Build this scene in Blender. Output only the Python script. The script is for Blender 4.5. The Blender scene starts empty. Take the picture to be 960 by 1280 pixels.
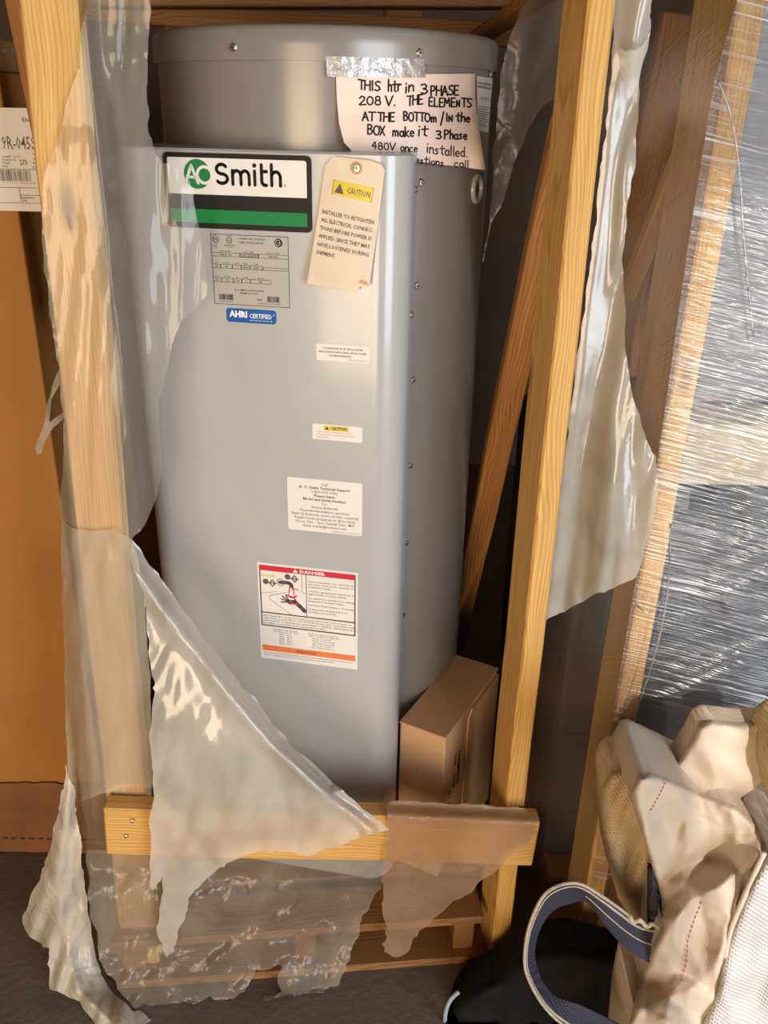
import bpy, bmesh, math, random
import numpy as np
from mathutils import Vector, Matrix, noise
from mathutils.geometry import delaunay_2d_cdt

random.seed(7)
scene = bpy.context.scene
COL = scene.collection
R = math.radians

# ------------------------------------------------------------------ camera
FPX = 1100.0                      # focal length in pixels of the 960 x 1280 frame
CAM = Vector((0, 0, 1.55))
_down = Vector(((431 - 480) / FPX, (3060 - 640) / FPX, 1.0)).normalized()   # world down, in camera axes (x right, y down, z forward)
_fw = Vector((0, 0, 1))
_Y = (_fw - _down * _fw.dot(_down)).normalized()
_Z = -_down
_X = _Y.cross(_Z)
RW = Matrix((_X, _Y, _Z))         # world = RW @ camera vector
cam_data = bpy.data.cameras.new('camera')
cam = bpy.data.objects.new('camera', cam_data)
COL.objects.link(cam)
M3 = RW @ Matrix(((1, 0, 0), (0, -1, 0), (0, 0, -1)))
cam.matrix_world = Matrix.Translation(CAM) @ M3.to_4x4()
cam_data.sensor_fit = 'HORIZONTAL'
cam_data.sensor_width = 36.0
cam_data.lens = 36.0 * FPX / 960.0
cam_data.clip_start = 0.02
scene.camera = cam

# ------------------------------------------------------------------ world, sun, daylight through the doorway, added warm fill, exposure
world = bpy.data.worlds.new('world')
scene.world = world
world.use_nodes = True
bg = world.node_tree.nodes['Background']
bg.inputs[0].default_value = (0.62, 0.78, 1.0, 1)
bg.inputs[1].default_value = 0.9

def light(name, kind, loc, target, energy, color, **kw):
    d = bpy.data.lights.new(name, kind)
    d.energy = energy
    d.color = color
    for k, v in kw.items():
        setattr(d, k, v)
    o = bpy.data.objects.new(name, d)
    COL.objects.link(o)
    o.location = loc
    o.rotation_euler = (Vector(target) - Vector(loc)).to_track_quat('-Z', 'Y').to_euler()
    return o

SUN_DIR = Vector((-0.30, 1.0, -0.62)).normalized()
light('sun', 'SUN', (3, -4, 4), Vector((3, -4, 4)) + SUN_DIR, 3.6, (1.0, 0.95, 0.88), angle=R(0.8))
# right-hand doorway (open sky), and an added warm fill in place of bounced light
light('doorway_daylight', 'AREA', (2.65, -2.45, 1.35), (0.8, 1.5, 0.9), 190, (0.78, 0.88, 1.0), shape='RECTANGLE', size=2.2, size_y=2.6)
light('warm_fill', 'AREA', (-0.95, -2.45, 0.95), (-0.7, 1.5, 0.8), 100, (1.0, 0.75, 0.48), shape='RECTANGLE', size=1.5, size_y=1.8)

scene.view_settings.view_transform = 'Standard'
scene.view_settings.look = 'None'
scene.view_settings.gamma = 1.0
scene.view_settings.use_curve_mapping = False
scene.view_settings.exposure = -0.09

# ------------------------------------------------------------------ helpers
def ray(x, y):
    return RW @ Vector(((x - 480) / FPX, (y - 640) / FPX, 1.0))

def px(x, y, Y):
    r = ray(x, y)
    return CAM + r * (Y / r.y)

def pz(x, y, Z):
    r = ray(x, y)
    return CAM + r * ((Z - CAM.z) / r.z)

def sm(a, b, x):
    t = min(1.0, max(0.0, (x - a) / (b - a)))
    return t * t * (3 - 2 * t)

def interp(x, xs, ys):
    return float(np.interp(x, xs, ys))

def n3(x, y, z=0.0):
    return noise.noise(Vector((x, y, z)))

WM = {}
def place(o, M, parent=None):
    COL.objects.link(o)
    WM[o.name] = M.copy()
    if parent is not None:
        o.parent = parent
        o.matrix_local = WM[parent.name].inverted() @ M
    else:
        o.matrix_world = M
    return o

def tag(o, label, cat=None, group=None, kind=None):
    if label: o['label'] = label
    if cat: o['category'] = cat
    if group: o['group'] = group
    if kind: o['kind'] = kind
    return o

def empty(name, loc, label, cat, group=None):
    o = bpy.data.objects.new(name, None)
    o.empty_display_size = 0.05
    place(o, Matrix.Translation(Vector(loc)))
    return tag(o, label, cat, group)

def mesh_obj(name, verts, faces, mat, parent=None, smooth=False, M=None):
    """one mesh object; world-space verts are recentred unless a matrix is given"""
    me = bpy.data.meshes.new(name)
    vs = [Vector(v) for v in verts]
    if M is None:
        lo = Vector((min(v.x for v in vs), min(v.y for v in vs), min(v.z for v in vs)))
        hi = Vector((max(v.x for v in vs), max(v.y for v in vs), max(v.z for v in vs)))
        c = Vector(((lo.x + hi.x) / 2, (lo.y + hi.y) / 2, lo.z))
        vs = [v - c for v in vs]
        M = Matrix.Translation(c)
    me.from_pydata([tuple(v) for v in vs], [], [tuple(f) for f in faces])
    me.update()
    if smooth:
        me.polygons.foreach_set('use_smooth', [True] * len(me.polygons))
    me.materials.append(mat)
    o = bpy.data.objects.new(name, me)
    return place(o, M, parent)

def bm_obj(name, bm, mat, parent=None, M=Matrix.Identity(4), smooth=False):
    me = bpy.data.meshes.new(name)
    bm.normal_update()
    bm.to_mesh(me)
    bm.free()
    if smooth:
        me.polygons.foreach_set('use_smooth', [True] * len(me.polygons))
    me.materials.append(mat)
    o = bpy.data.objects.new(name, me)
    return place(o, M, parent)

def box_bm(sx, sy, sz, bev=0.002, seg=1, cuts=0, wob=0.0, z0=False):
    """box centred on x,y; on z centred or standing on 0"""
    bm = bmesh.new()
    bmesh.ops.create_cube(bm, size=1.0)
    bmesh.ops.scale(bm, vec=(sx, sy, sz), verts=bm.verts)
    if cuts:
        es = [e for e in bm.edges if abs((e.verts[0].co - e.verts[1].co).normalized().z) > 0.9]
        bmesh.ops.subdivide_edges(bm, edges=es, cuts=cuts)
        if wob:
            s = random.random() * 100
            for v in bm.verts:
                v.co.x += wob * n3(v.co.z * 3, s)
                v.co.y += wob * n3(v.co.z * 3, s + 9)
    if bev:
        es = [e for e in bm.edges if e.calc_face_angle(0) > 0.5]
        bmesh.ops.bevel(bm, geom=es, offset=bev, segments=seg, affect='EDGES', profile=0.5)
    if z0:
        bmesh.ops.translate(bm, vec=(0, 0, sz / 2), verts=bm.verts)
    return bm

def timber(name, p0, p1, w, d, mat, parent, yaw=0.0, cuts=6, wob=0.003, bev=0.003, side=None):
    """sawn board from p0 to p1; local Z runs along the grain, w across, d deep"""
    p0, p1 = Vector(p0), Vector(p1)
    ax = (p1 - p0)
    L = ax.length
    ax.normalize()
    ref = Vector(side) if side else Vector((math.cos(yaw), math.sin(yaw), 0))
    x = (ref - ax * ref.dot(ax)).normalized()
    y = ax.cross(x)
    M = Matrix((x, y, ax)).transposed().to_4x4()
    M.translation = (p0 + p1) / 2
    return bm_obj(name, box_bm(w, d, L, bev, 1, cuts, wob), mat, parent, M)

# ------------------------------------------------------------------ materials
def new_mat(name):
    m = bpy.data.materials.new(name)
    m.use_nodes = True
    nt = m.node_tree
    nt.nodes.clear()
    out = nt.nodes.new('ShaderNodeOutputMaterial')
    return m, nt, out

def N(nt, t, **kw):
    n = nt.nodes.new(t)
    for k, v in kw.items():
        if k.startswith('i_'):
            n.inputs[k[2:].replace('_', ' ')].default_value = v
        else:
            setattr(n, k, v)
    return n

def L(nt, a, ao, b, bi):
    nt.links.new(a.outputs[ao], b.inputs[bi])

def ramp(nt, stops):
    r = nt.nodes.new('ShaderNodeValToRGB')
    e = r.color_ramp.elements
    e[0].position, e[0].color = stops[0][0], (*stops[0][1], 1)
    e[1].position, e[1].color = stops[-1][0], (*stops[-1][1], 1)
    for p, c in stops[1:-1]:
        k = e.new(p)
        k.color = (*c, 1)
    return r

def mapped(nt, scale=(1, 1, 1), rot=(0, 0, 0), coord='Object'):
    tc = N(nt, 'ShaderNodeTexCoord')
    mp = N(nt, 'ShaderNodeMapping')
    mp.inputs['Scale'].default_value = scale
    mp.inputs['Rotation'].default_value = rot
    L(nt, tc, coord, mp, 'Vector')
    return mp

def plain(name, color, rough=0.6, metal=0.0, var=0.0, vscale=8.0, bump=0.0, bscale=60.0, coat=0.0, spec=0.5):
    m, nt, out = new_mat(name)
    p = N(nt, 'ShaderNodeBsdfPrincipled')
    p.inputs['Roughness'].default_value = rough
    p.inputs['Metallic'].default_value = metal
    p.inputs['Coat Weight'].default_value = coat
    p.inputs['Coat Roughness'].default_value = 0.08
    p.inputs['Specular IOR Level'].default_value = spec
    L(nt, p, 0, out, 0)
    mp = mapped(nt)
    nz = N(nt, 'ShaderNodeTexNoise')
    nz.inputs['Scale'].default_value = vscale
    nz.inputs['Detail'].default_value = 5
    L(nt, mp, 0, nz, 'Vector')
    lo = tuple(c * (1 - var) for c in color)
    hi = tuple(min(1, c * (1 + var)) for c in color)
    r = ramp(nt, [(0.3, lo), (0.7, hi)])
    L(nt, nz, 'Fac', r, 0)
    L(nt, r, 0, p, 'Base Color')
    if bump:
        n2 = N(nt, 'ShaderNodeTexNoise')
        n2.inputs['Scale'].default_value = bscale
        n2.inputs['Detail'].default_value = 4
        L(nt, mp, 0, n2, 'Vector')
        b = N(nt, 'ShaderNodeBump')
        b.inputs['Strength'].default_value = bump
        b.inputs['Distance'].default_value = 0.01
        L(nt, n2, 'Fac', b, 'Height')
        L(nt, b, 0, p, 'Normal')
    return m

def wood(name, light_c, dark_c, knot_c, ring=34.0, rough=0.62, seed=0.0):
    m, nt, out = new_mat(name)
    p = N(nt, 'ShaderNodeBsdfPrincipled')
    p.inputs['Roughness'].default_value = rough
    p.inputs['Specular IOR Level'].default_value = 0.25
    L(nt, p, 0, out, 0)
    tc = N(nt, 'ShaderNodeTexCoord')
    info = N(nt, 'ShaderNodeObjectInfo')
    off = N(nt, 'ShaderNodeVectorMath', operation='MULTIPLY')
    cmb = N(nt, 'ShaderNodeCombineXYZ')
    for i in range(3):
        L(nt, info, 'Random', cmb, i)
    L(nt, cmb, 0, off, 0)
    off.inputs[1].default_value = (0.8, 0.35, 13.0 + seed)
    add = N(nt, 'ShaderNodeVectorMath', operation='ADD')
    L(nt, tc, 'Object', add, 0)
    L(nt, off, 0, add, 1)
    # slow wander of the grain
    mp0 = N(nt, 'ShaderNodeMapping')
    mp0.inputs['Scale'].default_value = (6, 6, 1.3)
    L(nt, add, 0, mp0, 'Vector')
    nz0 = N(nt, 'ShaderNodeTexNoise')
    nz0.inputs['Scale'].default_value = 1.6
    nz0.inputs['Detail'].default_value = 2
    L(nt, mp0, 0, nz0, 'Vector')
    mp1 = N(nt, 'ShaderNodeMapping')
    mp1.inputs['Scale'].default_value = (1, 1, 0.02)
    L(nt, add, 0, mp1, 'Vector')
    sc = N(nt, 'ShaderNodeVectorMath', operation='SCALE')
    sc.inputs['Scale'].default_value = 0.085
    L(nt, nz0, 'Color', sc, 0)
    add2 = N(nt, 'ShaderNodeVectorMath', operation='ADD')
    L(nt, mp1, 0, add2, 0)
    L(nt, sc, 0, add2, 1)
    wv = N(nt, 'ShaderNodeTexWave', wave_type='RINGS', rings_direction='Z', wave_profile='SAW')
    wv.inputs['Scale'].default_value = ring
    wv.inputs['Distortion'].default_value = 1.8
    wv.inputs['Detail'].default_value = 2
    wv.inputs['Detail Scale'].default_value = 1.0
    L(nt, add2, 0, wv, 'Vector')
    mid = tuple((a + b) / 2 for a, b in zip(light_c, dark_c))
    r = ramp(nt, [(0.0, light_c), (0.55, light_c), (0.86, dark_c), (1.0, mid)])
    L(nt, wv, 'Fac', r, 0)
    # fibres
    mp2 = N(nt, 'ShaderNodeMapping')
    mp2.inputs['Scale'].default_value = (220, 220, 5)
    L(nt, add, 0, mp2, 'Vector')
    nz = N(nt, 'ShaderNodeTexNoise')
    nz.inputs['Scale'].default_value = 1.0
    nz.inputs['Detail'].default_value = 3
    L(nt, mp2, 0, nz, 'Vector')
    r2 = ramp(nt, [(0.25, (0.72, 0.66, 0.6)), (0.75, (1.08, 1.05, 1.0))])
    L(nt, nz, 'Fac', r2, 0)
    mx = N(nt, 'ShaderNodeMix', data_type='RGBA', blend_type='MULTIPLY')
    mx.inputs[0].default_value = 0.75
    L(nt, r, 0, mx, 6)
    L(nt, r2, 0, mx, 7)
    # knots
    mp3 = N(nt, 'ShaderNodeMapping')
    mp3.inputs['Scale'].default_value = (13, 13, 4.2)
    L(nt, add, 0, mp3, 'Vector')
    vo = N(nt, 'ShaderNodeTexVoronoi')
    vo.inputs['Scale'].default_value = 0.8
    L(nt, mp3, 0, vo, 'Vector')
    rk = ramp(nt, [(0.05, (1, 1, 1)), (0.15, (0, 0, 0))])
    L(nt, vo, 'Distance', rk, 0)
    mk = N(nt, 'ShaderNodeMix', data_type='RGBA')
    L(nt, rk, 0, mk, 0)
    L(nt, mx, 2, mk, 6)
    mk.inputs[7].default_value = (*knot_c, 1)
    L(nt, mk, 2, p, 'Base Color')
    b = N(nt, 'ShaderNodeBump')
    b.inputs['Strength'].default_value = 0.25
    b.inputs['Distance'].default_value = 0.002
    L(nt, nz, 'Fac', b, 'Height')
    L(nt, b, 0, p, 'Normal')
    return m

def film_mat(name, haze, tint=(0.86, 0.84, 0.80), vscale=9.0, hvar=0.5, rough=0.14, gloss=1.0, bump=0.35, bscale=38.0,
             streak=None, streak_amt=0.0, crinkle=0.5, stretch=(1, 1, 1)):
    """polyethylene sheet: clear transmission + milky scatter + shine"""
    m, nt, out = new_mat(name)
    mp = mapped(nt)
    mps = N(nt, 'ShaderNodeMapping')
    mps.inputs['Scale'].default_value = stretch
    L(nt, mp, 0, mps, 0)
    nz = N(nt, 'ShaderNodeTexNoise')
    nz.inputs['Scale'].default_value = vscale
    nz.inputs['Detail'].default_value = 5
    nz.inputs['Distortion'].default_value = 0.6
    L(nt, mps, 0, nz, 'Vector')
    mr = N(nt, 'ShaderNodeMapRange')
    mr.inputs['From Min'].default_value = 0.3
    mr.inputs['From Max'].default_value = 0.7
    mr.inputs['To Min'].default_value = haze * (1 - hvar)
    mr.inputs['To Max'].default_value = min(0.97, haze * (1 + hvar))
    L(nt, nz, 'Fac', mr, 'Value')
    # bump: folds and fine crinkles
    n2 = N(nt, 'ShaderNodeTexNoise')
    n2.inputs['Scale'].default_value = bscale
    n2.inputs['Detail'].default_value = 3
    n2.inputs['Distortion'].default_value = 1.2
    L(nt, mps, 0, n2, 'Vector')
    vo = N(nt, 'ShaderNodeTexVoronoi', feature='DISTANCE_TO_EDGE')
    vo.inputs['Scale'].default_value = bscale * 0.55
    L(nt, mps, 0, vo, 'Vector')
    rv = ramp(nt, [(0.0, (1, 1, 1)), (0.12, (0, 0, 0))])
    L(nt, vo, 'Distance', rv, 0)
    ma = N(nt, 'ShaderNodeMath', operation='MULTIPLY_ADD')
    ma.inputs[1].default_value = crinkle
    L(nt, rv, 0, ma, 0)
    L(nt, n2, 'Fac', ma, 2)
    height = ma
    haze_out = (mr, 0)
    if streak:
        ms = N(nt, 'ShaderNodeMapping')
        ms.inputs['Rotation'].default_value = streak[1]
        L(nt, mp, 0, ms, 0)
        ms2 = N(nt, 'ShaderNodeMapping')
        ms2.inputs['Scale'].default_value = streak[0]
        L(nt, ms, 0, ms2, 0)
        ns = N(nt, 'ShaderNodeTexNoise')
        ns.inputs['Scale'].default_value = 1.0
        ns.inputs['Detail'].default_value = 3
        ns.inputs['Roughness'].default_value = 0.6
        L(nt, ms2, 0, ns, 'Vector')
        rs = ramp(nt, [(0.53, (0, 0, 0)), (0.66, (1, 1, 1))])
        L(nt, ns, 'Fac', rs, 0)
        # broad patches where the wrap is bunched
        nb = N(nt, 'ShaderNodeTexNoise')
        nb.inputs['Scale'].default_value = 5.0
        L(nt, mp, 0, nb, 'Vector')
        rb = ramp(nt, [(0.40, (0.12, 0.12, 0.12)), (0.62, (1, 1, 1))])
        L(nt, nb, 'Fac', rb, 0)
        mm = N(nt, 'ShaderNodeMath', operation='MULTIPLY')
        L(nt, rs, 0, mm, 0)
        L(nt, rb, 0, mm, 1)
        ms3 = N(nt, 'ShaderNodeMath', operation='MULTIPLY_ADD')
        ms3.inputs[1].default_value = streak_amt
        ms3.use_clamp = True
        L(nt, mm, 0, ms3, 0)
        L(nt, mr, 0, ms3, 2)
        haze_out = (ms3, 0)
        h2 = N(nt, 'ShaderNodeMath', operation='MULTIPLY_ADD')
        h2.inputs[1].default_value = 2.2
        L(nt, ns, 'Fac', h2, 0)
        L(nt, ma, 0, h2, 2)
        height = h2
    b = N(nt, 'ShaderNodeBump')
    b.inputs['Strength'].default_value = bump
    b.inputs['Distance'].default_value = 0.006
    L(nt, height, 0, b, 'Height')
    tr = N(nt, 'ShaderNodeBsdfTransparent')
    tr.inputs[0].default_value = (0.97, 0.965, 0.95, 1)
    df = N(nt, 'ShaderNodeBsdfDiffuse')
    df.inputs[0].default_value = (*tint, 1)
    tl = N(nt, 'ShaderNodeBsdfTranslucent')
    tl.inputs[0].default_value = (*tint, 1)
    L(nt, b, 0, df, 'Normal')
    m1 = N(nt, 'ShaderNodeMixShader')
    m1.inputs[0].default_value = 0.4
    L(nt, df, 0, m1, 1)
    L(nt, tl, 0, m1, 2)
    m2 = N(nt, 'ShaderNodeMixShader')
    L(nt, haze_out[0], haze_out[1], m2, 0)
    L(nt, tr, 0, m2, 1)
    L(nt, m1, 0, m2, 2)
    gl = N(nt, 'ShaderNodeBsdfGlossy')
    gl.inputs['Roughness'].default_value = rough
    L(nt, b, 0, gl, 'Normal')
    fr = N(nt, 'ShaderNodeFresnel')
    fr.inputs['IOR'].default_value = 1.5
    L(nt, b, 0, fr, 'Normal')
    fm = N(nt, 'ShaderNodeMath', operation='MULTIPLY')
    fm.inputs[1].default_value = gloss
    fm.use_clamp = True
    L(nt, fr, 0, fm, 0)
    m3 = N(nt, 'ShaderNodeMixShader')
    L(nt, fm, 0, m3, 0)
    L(nt, m2, 0, m3, 1)
    L(nt, gl, 0, m3, 2)
    L(nt, m3, 0, out, 0)
    return m

def weave(name, color, rough=0.7, su=260.0, sv=260.0, strength=0.5, var=0.12, rot=0.0, color2=None):
    """woven fabric: crossed waves give the threads, colour alternates"""
    m, nt, out = new_mat(name)
    p = N(nt, 'ShaderNodeBsdfPrincipled')
    p.inputs['Roughness'].default_value = rough
    p.inputs['Specular IOR Level'].default_value = 0.3
    L(nt, p, 0, out, 0)
    mp = mapped(nt, rot=(0, rot, 0))
    a = N(nt, 'ShaderNodeTexWave', bands_direction='X')
    a.inputs['Scale'].default_value = su / 6.28
    a.inputs['Distortion'].default_value = 0.8
    b_ = N(nt, 'ShaderNodeTexWave', bands_direction='Z')
    b_.inputs['Scale'].default_value = sv / 6.28
    b_.inputs['Distortion'].default_value = 0.8
    L(nt, mp, 0, a, 'Vector')
    L(nt, mp, 0, b_, 'Vector')
    mu = N(nt, 'ShaderNodeMath', operation='MULTIPLY')
    L(nt, a, 'Fac', mu, 0)
    L(nt, b_, 'Fac', mu, 1)
    nz = N(nt, 'ShaderNodeTexNoise')
    nz.inputs['Scale'].default_value = 14
    nz.inputs['Detail'].default_value = 5
    L(nt, mp, 0, nz, 'Vector')
    lo = tuple(c * (1 - var) for c in color)
    hi = tuple(min(1, c * (1 + var)) for c in color)
    r = ramp(nt, [(0.3, lo), (0.7, hi)])
    L(nt, nz, 'Fac', r, 0)
    mx = N(nt, 'ShaderNodeMix', data_type='RGBA')
    L(nt, mu, 0, mx, 0)
    L(nt, r, 0, mx, 6)
    if color2:
        mx.inputs[7].default_value = (*color2, 1)
    else:
        L(nt, r, 0, mx, 7)
    L(nt, mx, 2, p, 'Base Color')
    bp = N(nt, 'ShaderNodeBump')
    bp.inputs['Strength'].default_value = strength
    bp.inputs['Distance'].default_value = 0.002
    L(nt, mu, 0, bp, 'Height')
    L(nt, bp, 0, p, 'Normal')
    return m

MAT = {}
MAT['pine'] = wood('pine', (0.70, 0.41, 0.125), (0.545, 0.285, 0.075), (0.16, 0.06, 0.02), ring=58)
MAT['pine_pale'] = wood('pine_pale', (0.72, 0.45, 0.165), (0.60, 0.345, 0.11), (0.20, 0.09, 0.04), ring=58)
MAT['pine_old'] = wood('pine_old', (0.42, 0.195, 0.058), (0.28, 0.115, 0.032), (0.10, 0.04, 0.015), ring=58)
MAT['pine_shaded'] = wood('pine_shaded', (0.30, 0.145, 0.050), (0.19, 0.085, 0.028), (0.07, 0.03, 0.012), ring=58)  # pine_old darkened: shade over the deck and top rail put into the colour
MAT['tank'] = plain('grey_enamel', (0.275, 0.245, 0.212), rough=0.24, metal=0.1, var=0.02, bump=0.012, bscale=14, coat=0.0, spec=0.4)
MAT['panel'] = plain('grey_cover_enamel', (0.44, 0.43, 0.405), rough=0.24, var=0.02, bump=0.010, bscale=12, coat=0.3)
MAT['screw'] = plain('zinc_screw', (0.75, 0.73, 0.70), rough=0.25, metal=1.0)
MAT['dark_steel'] = plain('dark_slot', (0.05, 0.045, 0.04), rough=0.5)
MAT['label'] = plain('label_paper', (0.80, 0.75, 0.68), rough=0.45, var=0.02)
MAT['plate'] = plain('foil_plate', (0.42, 0.39, 0.34), rough=0.35, var=0.03)
MAT['ink'] = plain('black_ink', (0.014, 0.012, 0.011), rough=0.6, spec=0.2)
MAT['ink_grey'] = plain('grey_ink', (0.10, 0.09, 0.085), rough=0.5)
MAT['ink_red'] = plain('pale_red_ink', (0.66, 0.30, 0.27), rough=0.5)
MAT['red'] = plain('danger_red', (0.60, 0.035, 0.06), rough=0.4, spec=0.2)
MAT['orange'] = plain('orange_band', (0.80, 0.20, 0.06), rough=0.4)
MAT['yellow'] = plain('caution_yellow', (0.75, 0.55, 0.03), rough=0.4)
MAT['white_ink'] = plain('white_ink', (0.85, 0.83, 0.80), rough=0.4)
MAT['pink'] = plain('pink_ink', (0.75, 0.22, 0.24), rough=0.5)
MAT['blue'] = plain('sticker_blue', (0.012, 0.10, 0.36), rough=0.4, spec=0.2)
MAT['green'] = plain('badge_green', (0.008, 0.21, 0.055), rough=0.4, spec=0.2)
MAT['black_gloss'] = plain('badge_black', (0.010, 0.010, 0.010), rough=0.4, spec=0.2)
MAT['badge_white'] = plain('badge_white', (0.80, 0.75, 0.68), rough=0.28)
MAT['badge_rim'] = plain('badge_rim', (0.014, 0.012, 0.011), rough=0.45, spec=0.2)
MAT['manila'] = plain('manila_card', (0.80, 0.66, 0.47), rough=0.75, var=0.04, vscale=20)
MAT['note'] = plain('note_paper', (0.90, 0.71, 0.59), rough=0.8, var=0.04, vscale=9, bump=0.1, bscale=20)
MAT['tape'] = plain('silver_tape', (0.42, 0.39, 0.36), rough=0.3, metal=0.35, var=0.1, vscale=60, bump=0.3, bscale=90)
MAT['carton'] = plain('brown_cardboard', (0.62, 0.37, 0.19), rough=0.8, var=0.07, vscale=6, bump=0.05, bscale=120)
MAT['carton_tall'] = plain('orange_brown_cardboard', (0.40, 0.165, 0.030), rough=0.75, var=0.08, vscale=4, bump=0.05, bscale=100)
MAT['carton_stain'] = plain('water_stained_cardboard', (0.24, 0.095, 0.032), rough=0.8, var=0.15, vscale=12)
MAT['carton_dark'] = plain('dark_cardboard', (0.30, 0.13, 0.04), rough=0.8, var=0.1)
MAT['carton_edge'] = plain('cardboard_core', (0.20, 0.09, 0.03), rough=0.9)
MAT['film_clear'] = film_mat('clear_poly_sheet', 0.22, tint=(0.84, 0.80, 0.72), hvar=0.6, bump=0.5, gloss=1.5, stretch=(1.6, 1, 0.6))
MAT['film_wrap'] = film_mat('loose_poly_wrap', 0.25, tint=(0.88, 0.82, 0.66), hvar=0.45, bump=0.13, rough=0.10, gloss=0.6, bscale=18, vscale=6, crinkle=0.12, stretch=(1.8, 1.0, 0.3))
MAT['film_fold'] = film_mat('folded_poly_layer', 0.34, tint=(0.90, 0.84, 0.68), hvar=0.35, bump=0.15, rough=0.14, gloss=0.9, bscale=18, vscale=5, crinkle=0.15, stretch=(1.5, 1.0, 0.4))
MAT['film_milky'] = film_mat('milky_poly_sheet', 0.62, tint=(0.88, 0.82, 0.70), hvar=0.2, bump=0.16, rough=0.16, gloss=1.4, bscale=18, crinkle=0.2)
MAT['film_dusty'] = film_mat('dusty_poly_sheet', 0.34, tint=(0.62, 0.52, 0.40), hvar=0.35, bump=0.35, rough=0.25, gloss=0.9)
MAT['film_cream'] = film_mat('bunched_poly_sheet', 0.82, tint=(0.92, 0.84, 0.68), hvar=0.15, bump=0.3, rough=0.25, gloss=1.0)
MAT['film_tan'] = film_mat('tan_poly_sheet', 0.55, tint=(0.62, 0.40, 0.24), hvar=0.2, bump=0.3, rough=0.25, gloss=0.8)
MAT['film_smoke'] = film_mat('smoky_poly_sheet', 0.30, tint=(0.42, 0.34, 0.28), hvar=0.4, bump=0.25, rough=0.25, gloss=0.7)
MAT['stretch'] = film_mat('stretch_wrap', 0.07, tint=(0.82, 0.83, 0.86), hvar=0.6, bump=0.45, rough=0.24, gloss=1.5, bscale=10,
                          streak=((5, 5, 230), (0, R(-12), 0)), streak_amt=0.85, crinkle=0.05)  # white haze on the wrinkle streaks stands in for their bright highlights
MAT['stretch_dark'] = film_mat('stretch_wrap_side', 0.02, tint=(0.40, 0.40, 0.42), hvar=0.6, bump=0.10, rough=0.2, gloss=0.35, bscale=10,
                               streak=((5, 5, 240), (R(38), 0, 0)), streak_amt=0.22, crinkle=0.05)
MAT['bag'] = weave('woven_bag_cloth', (0.50, 0.40, 0.30), su=900, sv=900, strength=0.25, var=0.08)
MAT['bag_tan'] = weave('coarse_tan_webbing', (0.50, 0.35, 0.19), su=420, sv=300, strength=0.7, var=0.12, rot=0.5)
MAT['bag_white'] = weave('coarse_white_webbing', (0.46, 0.435, 0.42), su=420, sv=300, strength=0.8, var=0.06, rot=-0.6)
MAT['webbing'] = weave('navy_webbing', (0.026, 0.026, 0.045), su=520, sv=420, strength=0.9, var=0.2, rot=0.6, color2=(0.10, 0.093, 0.105))
MAT['thread'] = plain('cream_thread', (0.50, 0.40, 0.28), rough=0.8, var=0.2, vscale=200, bump=0.5, bscale=400)
MAT['red_thread'] = plain('red_thread', (0.42, 0.07, 0.06), rough=0.8)
MAT['black_plastic'] = plain('black_plastic_sheet', (0.010, 0.009, 0.009), rough=0.8, var=0.2, spec=0.15)
MAT['pale_edge'] = plain('pale_blue_edge', (0.35, 0.42, 0.46), rough=0.4, var=0.2, vscale=60)
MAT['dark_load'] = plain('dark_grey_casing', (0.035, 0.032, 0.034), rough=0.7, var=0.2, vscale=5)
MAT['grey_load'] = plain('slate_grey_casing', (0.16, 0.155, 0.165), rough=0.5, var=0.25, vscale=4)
MAT['tray'] = plain('beige_cardboard', (0.50, 0.42, 0.30), rough=0.8, var=0.06)
MAT['floor'] = plain('dusty_concrete', (0.125, 0.092, 0.072), rough=0.8, var=0.25, vscale=5, bump=0.2, bscale=70)
MAT['wall'] = plain('dark_block_wall', (0.13, 0.090, 0.062), rough=0.9, var=0.2, vscale=2)
MAT['wall_light'] = plain('bare_plywood_wall', (0.34, 0.24, 0.15), rough=0.9, var=0.1, vscale=2)
MAT['steel_beam'] = plain('rack_steel', (0.16, 0.09, 0.05), rough=0.5, var=0.1)

# ------------------------------------------------------------------ the room
def slab(name, x0, x1, y0, y1, z0, z1, mat, label, cat, kind='structure', parent=None):
    vs = [(x, y, z) for z in (z0, z1) for y in (y0, y1) for x in (x0, x1)]
    fs = [(0, 2, 3, 1), (4, 5, 7, 6), (0, 1, 5, 4), (2, 6, 7, 3), (0, 4, 6, 2), (1, 3, 7, 5)]
    o = mesh_obj(name, vs, fs, mat, parent)
    if kind: o['kind'] = kind
    if label: tag(o, label, cat)
    return o

slab('floor', -4.0, 4.2, -2.6, 4.2, -0.1, 0.0, MAT['floor'], 'dark dusty concrete warehouse floor', 'floor')
slab('ceiling', -4.0, 4.2, -2.6, 4.2, 4.2, 4.3, MAT['wall'], 'dark warehouse ceiling overhead', 'ceiling')
slab('wall_back', -4.0, 4.2, 4.0, 4.2, 0.0, 4.2, MAT['wall'], 'dark warehouse wall behind the crates', 'wall')
slab('wall_left', -4.2, -4.0, -2.6, 4.2, 0.0, 4.2, MAT['wall_light'], 'bare warehouse wall on the left', 'wall')
slab('wall_right', 4.2, 4.4, -2.6, 4.2, 0.0, 4.2, MAT['wall_light'], 'bare warehouse wall on the right', 'wall')
# unseen wall behind the camera: doorway trims the sun, second opening added for fill
fw = bpy.data.objects.new('wall_front', None)
place(fw, Matrix.Translation(Vector((0, -2.6, 0))))
tag(fw, 'bare wall with an open doorway and an added light opening behind the viewer', 'wall', kind='structure')
for a, b, z0, z1 in ((-4.0, -1.75, 0, 4.2), (-0.15, 1.545, 0, 4.2), (3.8, 4.2, 0, 4.2), (-1.75, -0.15, 2.3, 4.2), (1.545, 3.8, 3.9, 4.2)):
    slab('wall_panel', a, b, -2.7, -2.55, z0, z1, MAT['wall_light'], None, None, kind=None, parent=fw)

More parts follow.
